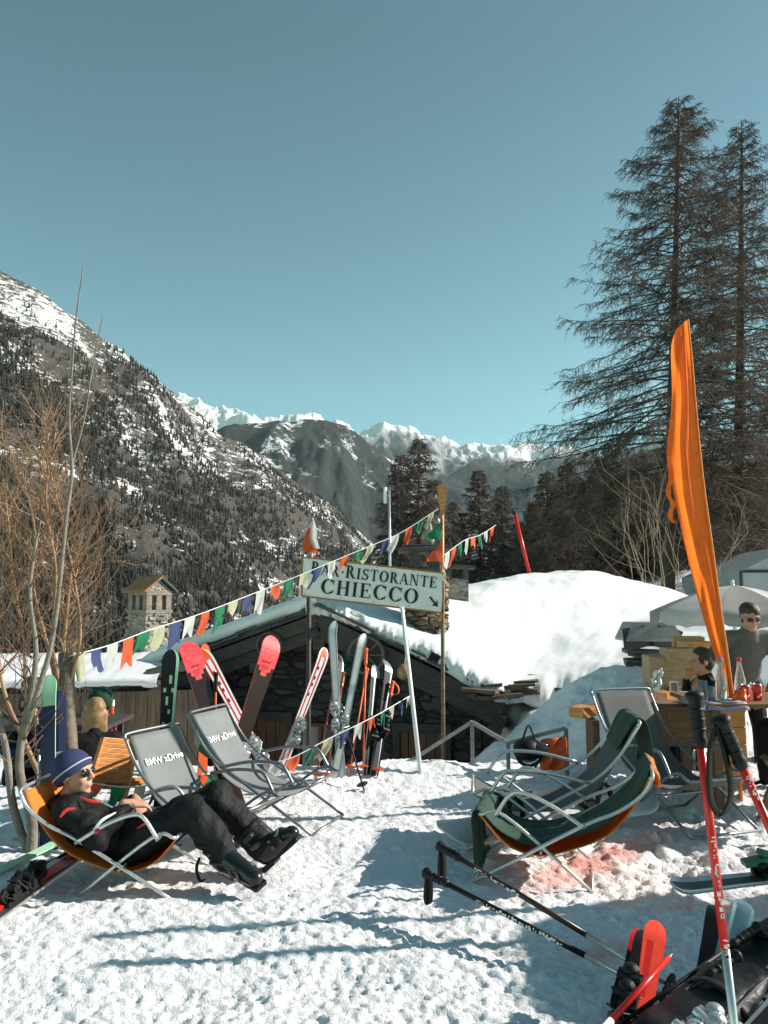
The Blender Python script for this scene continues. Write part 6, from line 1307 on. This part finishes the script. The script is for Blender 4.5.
ski('dark grey ski with pale edge lying flat above the heap, pointing left', V(at(669, 888, 3.95).x, 3.92, .10), V(at(830, 862, 3.95).x, 3.95, .17), .10, V(0, -.45, 1), [SIL, mat('dark_grey_top', (.08, .085, .085), .4, var=.15), WHITE], lambda t, j: 2 if j == 0 else (1 if j < 4 else 0), GG, .36, tipb=.03, bmat=BLKG)
c = V(at(757, 862, 3.93).x, 3.93, .22); m = MB(); m.box(c, (.14, .07, .03), (1, 0, .2)); m.box(c+V(.05, 0, .03), (.08, .06, .03), (1, 0, -.3)); tag(m.build('brake_pad', mat('green_plastic', (.02, .14, .07), .4, var=.1), bevel=.006), 'dark green plastic clip on the flat grey ski at the right edge', 'clip')
# bag
A_ = V(at(648, 1045, 2.45).x, 2.45, .10); B_ = V(at(815, 925, 3.05).x, 3.05, .26); d = (B_-A_).normalized(); sd = V(-d.y, d.x, 0).normalized(); up = d.cross(sd); L = (B_-A_).length; bag = thing('ski_bag', 'long black padded bag lying diagonally over the heap at the bottom right', 'bag', (A_+B_)/2-UP*.15)
rows = []
for i in range(29):
    u = i/28; e = min(1, min(u, 1-u)/.06); w_ = .115*(e**.4)*(1+.05*math.sin(u*11)); h = .085*(e**.4)*(1+.10*math.sin(u*17+1)); row = []
    for j in range(22):
        a = 2*math.pi*j/22; cx, sz = math.cos(a), math.sin(a); q = .55; row.append(A_+d*L*u+sd*w_*math.copysign(abs(cx)**q, cx)+up*h*(math.copysign(abs(sz)**q, sz))+up*.007*math.sin(u*40+a*3)+sd*.006*math.sin(u*29+a*2))
    row.append(row[0]); rows.append(row)
m = MB(); m.grid(rows); m.build('shell', mat('black_nylon', (.007, .0075, .009), .5, var=.05, scale=12, bump=.25, bscale=6, spec=.3), bag, smooth=True, fix=False)
m = MB(); m.tube([A_+d*L*u+sd*-.10+up*(.082+.006*math.sin(u*17)) for u in [x/14 for x in range(1, 14)]], .005, 6); m.build('zip', mat('zip_grey', (.10, .10, .10), .4, .5, var=0), bag)
for u0 in (.35, .7):
    m = MB(); m.grid([[A_+d*(L*u0+o)+sd*.125*math.cos(a)+up*.10*math.sin(a) for o in (-.018, .018)] for a in [R(x) for x in range(-30, 211, 15)]], thick=.004); m.build('strap', BLKG, bag, smooth=True)
for k, (a, b, lb, wd) in enumerate((((790, 962, 2.75, .16), (610, 1075, 2.3, .05), 'black ski with silver edge lying below the long bag, upper of the two parallel ones', .075), ((800, 985, 2.6, .12), (650, 1090, 2.25, .05), 'black ski with silver edge and silver binding in the bottom right corner', .08))):
    ski(lb, V(at(a[0], a[1], a[2]).x, a[2], at(a[0], a[1], a[2]).z), V(at(b[0], b[1], b[2]).x, b[2], b[3]), wd, V(-.35, -.5, 1), [BLKG, SIL, WHITE], lambda t, j: 1 if j in (0, 5) else 0, GG, .45, tipb=.02, bmat=SIL)
ski_pole('thin black ski pole slanting over the heap with round basket at its lower left', V(at(760, 930, 2.9).x, 2.9, .33), V(at(598, 998, 2.62).x, 2.62, .10), BLKG, None, GP2, r=.008, strap=0)
ski_pole('second thin black ski pole slanting over the heap just below the first', V(at(740, 960, 2.75).x, 2.75, .30), V(at(560, 1032, 2.5).x, 2.5, .06), BLKG, None, GP2, r=.008, strap=0)
# second flat black thing below the bag: a pair of dark skis strapped, and boots
ski('glossy black ski lying under the black bag along the bottom right corner', V(at(770, 950, 2.6).x, 2.62, .2), V(at(560, 1100, 2.25).x, 2.25, .06), .12, V(-.1, -.4, 1), [BLKG, SIL], lambda t, j: 1 if j in (0,) else 0, GG, .62, tipb=.02, bmat=SIL)
def ski_boot(label, c, yaw, m_, m2, tilt=0, group=None, k=1.0):
    f = V(math.cos(yaw), math.sin(yaw), 0); s = V(-f.y, f.x, 0); u = (UP+s*tilt).normalized(); t = thing('ski_boot', label, 'ski boot', c, group); m = MB()
    m.cap(c+u*.08+f*.02, c+u*.075+f*.22, .056, .046, 14); m.cap(c+u*.12-f*.01, c+u*.30+f*.05, .068, .075, 16); m.cap(c+u*.12, c+u*.085+f*.14, .062, .05, 14); m.build('shell', m_, t, smooth=True, remesh=.01)
    m = MB(); m.box(c+u*.015+f*.10, (.31, .075, .03), f, s); m.build('sole', BLKG, t, bevel=.005)
    for z, x in ((.27, .04), (.20, .02)): m = MB(); m.grid([[c+u*(z+o)+f*(x+math.cos(a)*.08)+s*math.sin(a)*.08 for o in (-.013, .013)] for a in [R(v) for v in range(-110, 111, 20)]], thick=.004); m.box(c+u*z+f*(x+.03)-s*.082, (.05, .014, .022), f, s); m.build('buckle', SIL, t)
    for x in (.10, .17): m = MB(); m.grid([[c+u*(.075+math.cos(a)*.06)+s*math.sin(a)*.06+f*(x+o) for o in (-.01, .01)] for a in [R(v) for v in range(-95, 96, 20)]], thick=.004); m.build('buckle', SIL, t)
    m = MB(); m.tube([c+u*.33+f*(.055+math.cos(a)*.06)+s*math.sin(a)*.06 for a in [R(v) for v in range(0, 361, 24)]], .02, 8); m.build('liner', m2, t, smooth=True); return t
cb = V(at(800, 1015, 2.45).x, 2.40, -.12); ski_boot('white and black ski boot at the very bottom right corner', cb, R(165), WHITE, BLKG, .2)
# skis lying at the lower left
GL2 = 'skis lying on the snow at the left edge'
p1 = gnd(2, 915); p2 = gnd(78, 862)
ski('red-topped ski with white edge lying on the snow at the left edge', p2+UP*.06, p1+(p1-p2)*.6+UP*.07, .095, V(.3, -.35, 1), [RED, WHITE], lambda t, j: 0 if j > 1 else 1, GL2, .55, tipb=.03, bmat=BLKG)
p1 = gnd(-5, 925); p2 = gnd(92, 858); ski('pale silver ski lying just below the red-topped one, left edge', p2+UP*.05, p1+(p1-p2)*.4+UP*.02, .08, V(-.3, -.5, 1), [SIL, BLKG], lambda t, j: 0 if j != 3 else 1, GL2, .45, tipb=.02, bmat=BLKG)
p1 = gnd(-6, 880); p2 = gnd(66, 847); ski('thin light green ski lying farther back by the tree at the left edge', p2+UP*.06, p1+(p1-p2)*.3+UP*.03, .06, V(0, -.5, 1), [MINT, WHITE], lambda t, j: 0, GL2, None, tipb=.02)
p1 = gnd(22, 885); p2 = gnd(100, 858); ski_pole('black ski pole lying on the snow between the green ski and the red-topped ski', p2+UP*.12, p1+UP*.05, BLKG, None, GP2, strap=0)
# ---------------------------------------------------------------- unseen parasol and poles added off to the right, to shade the foreground
pc = V(5.0, 3.75, 2.05); parasol('unseen wide grey parasol, added at the right to shade the foreground', pc, .85, .35, h0(5.0, 3.75), PG, PC)
for k, (x, y, hh) in enumerate(((2.9, 3.9, 2.3), (3.3, 4.25, 2.6))):
    t = thing('shade_pole', 'unseen tall timber pole added right of the heap for its shadow, %s' % ('nearer one' if k == 0 else 'farther one'), 'pole', onz(x, y)); m = MB(); m.tube([onz(x, y, -.2), V(x+.05, y, hh)], .03, 8); m.build('shaft', BWD, t, smooth=True); m = MB(); m.ell(V(x+.05, y, hh), (.035, .035, .02)); m.build('cap', IRON, t)
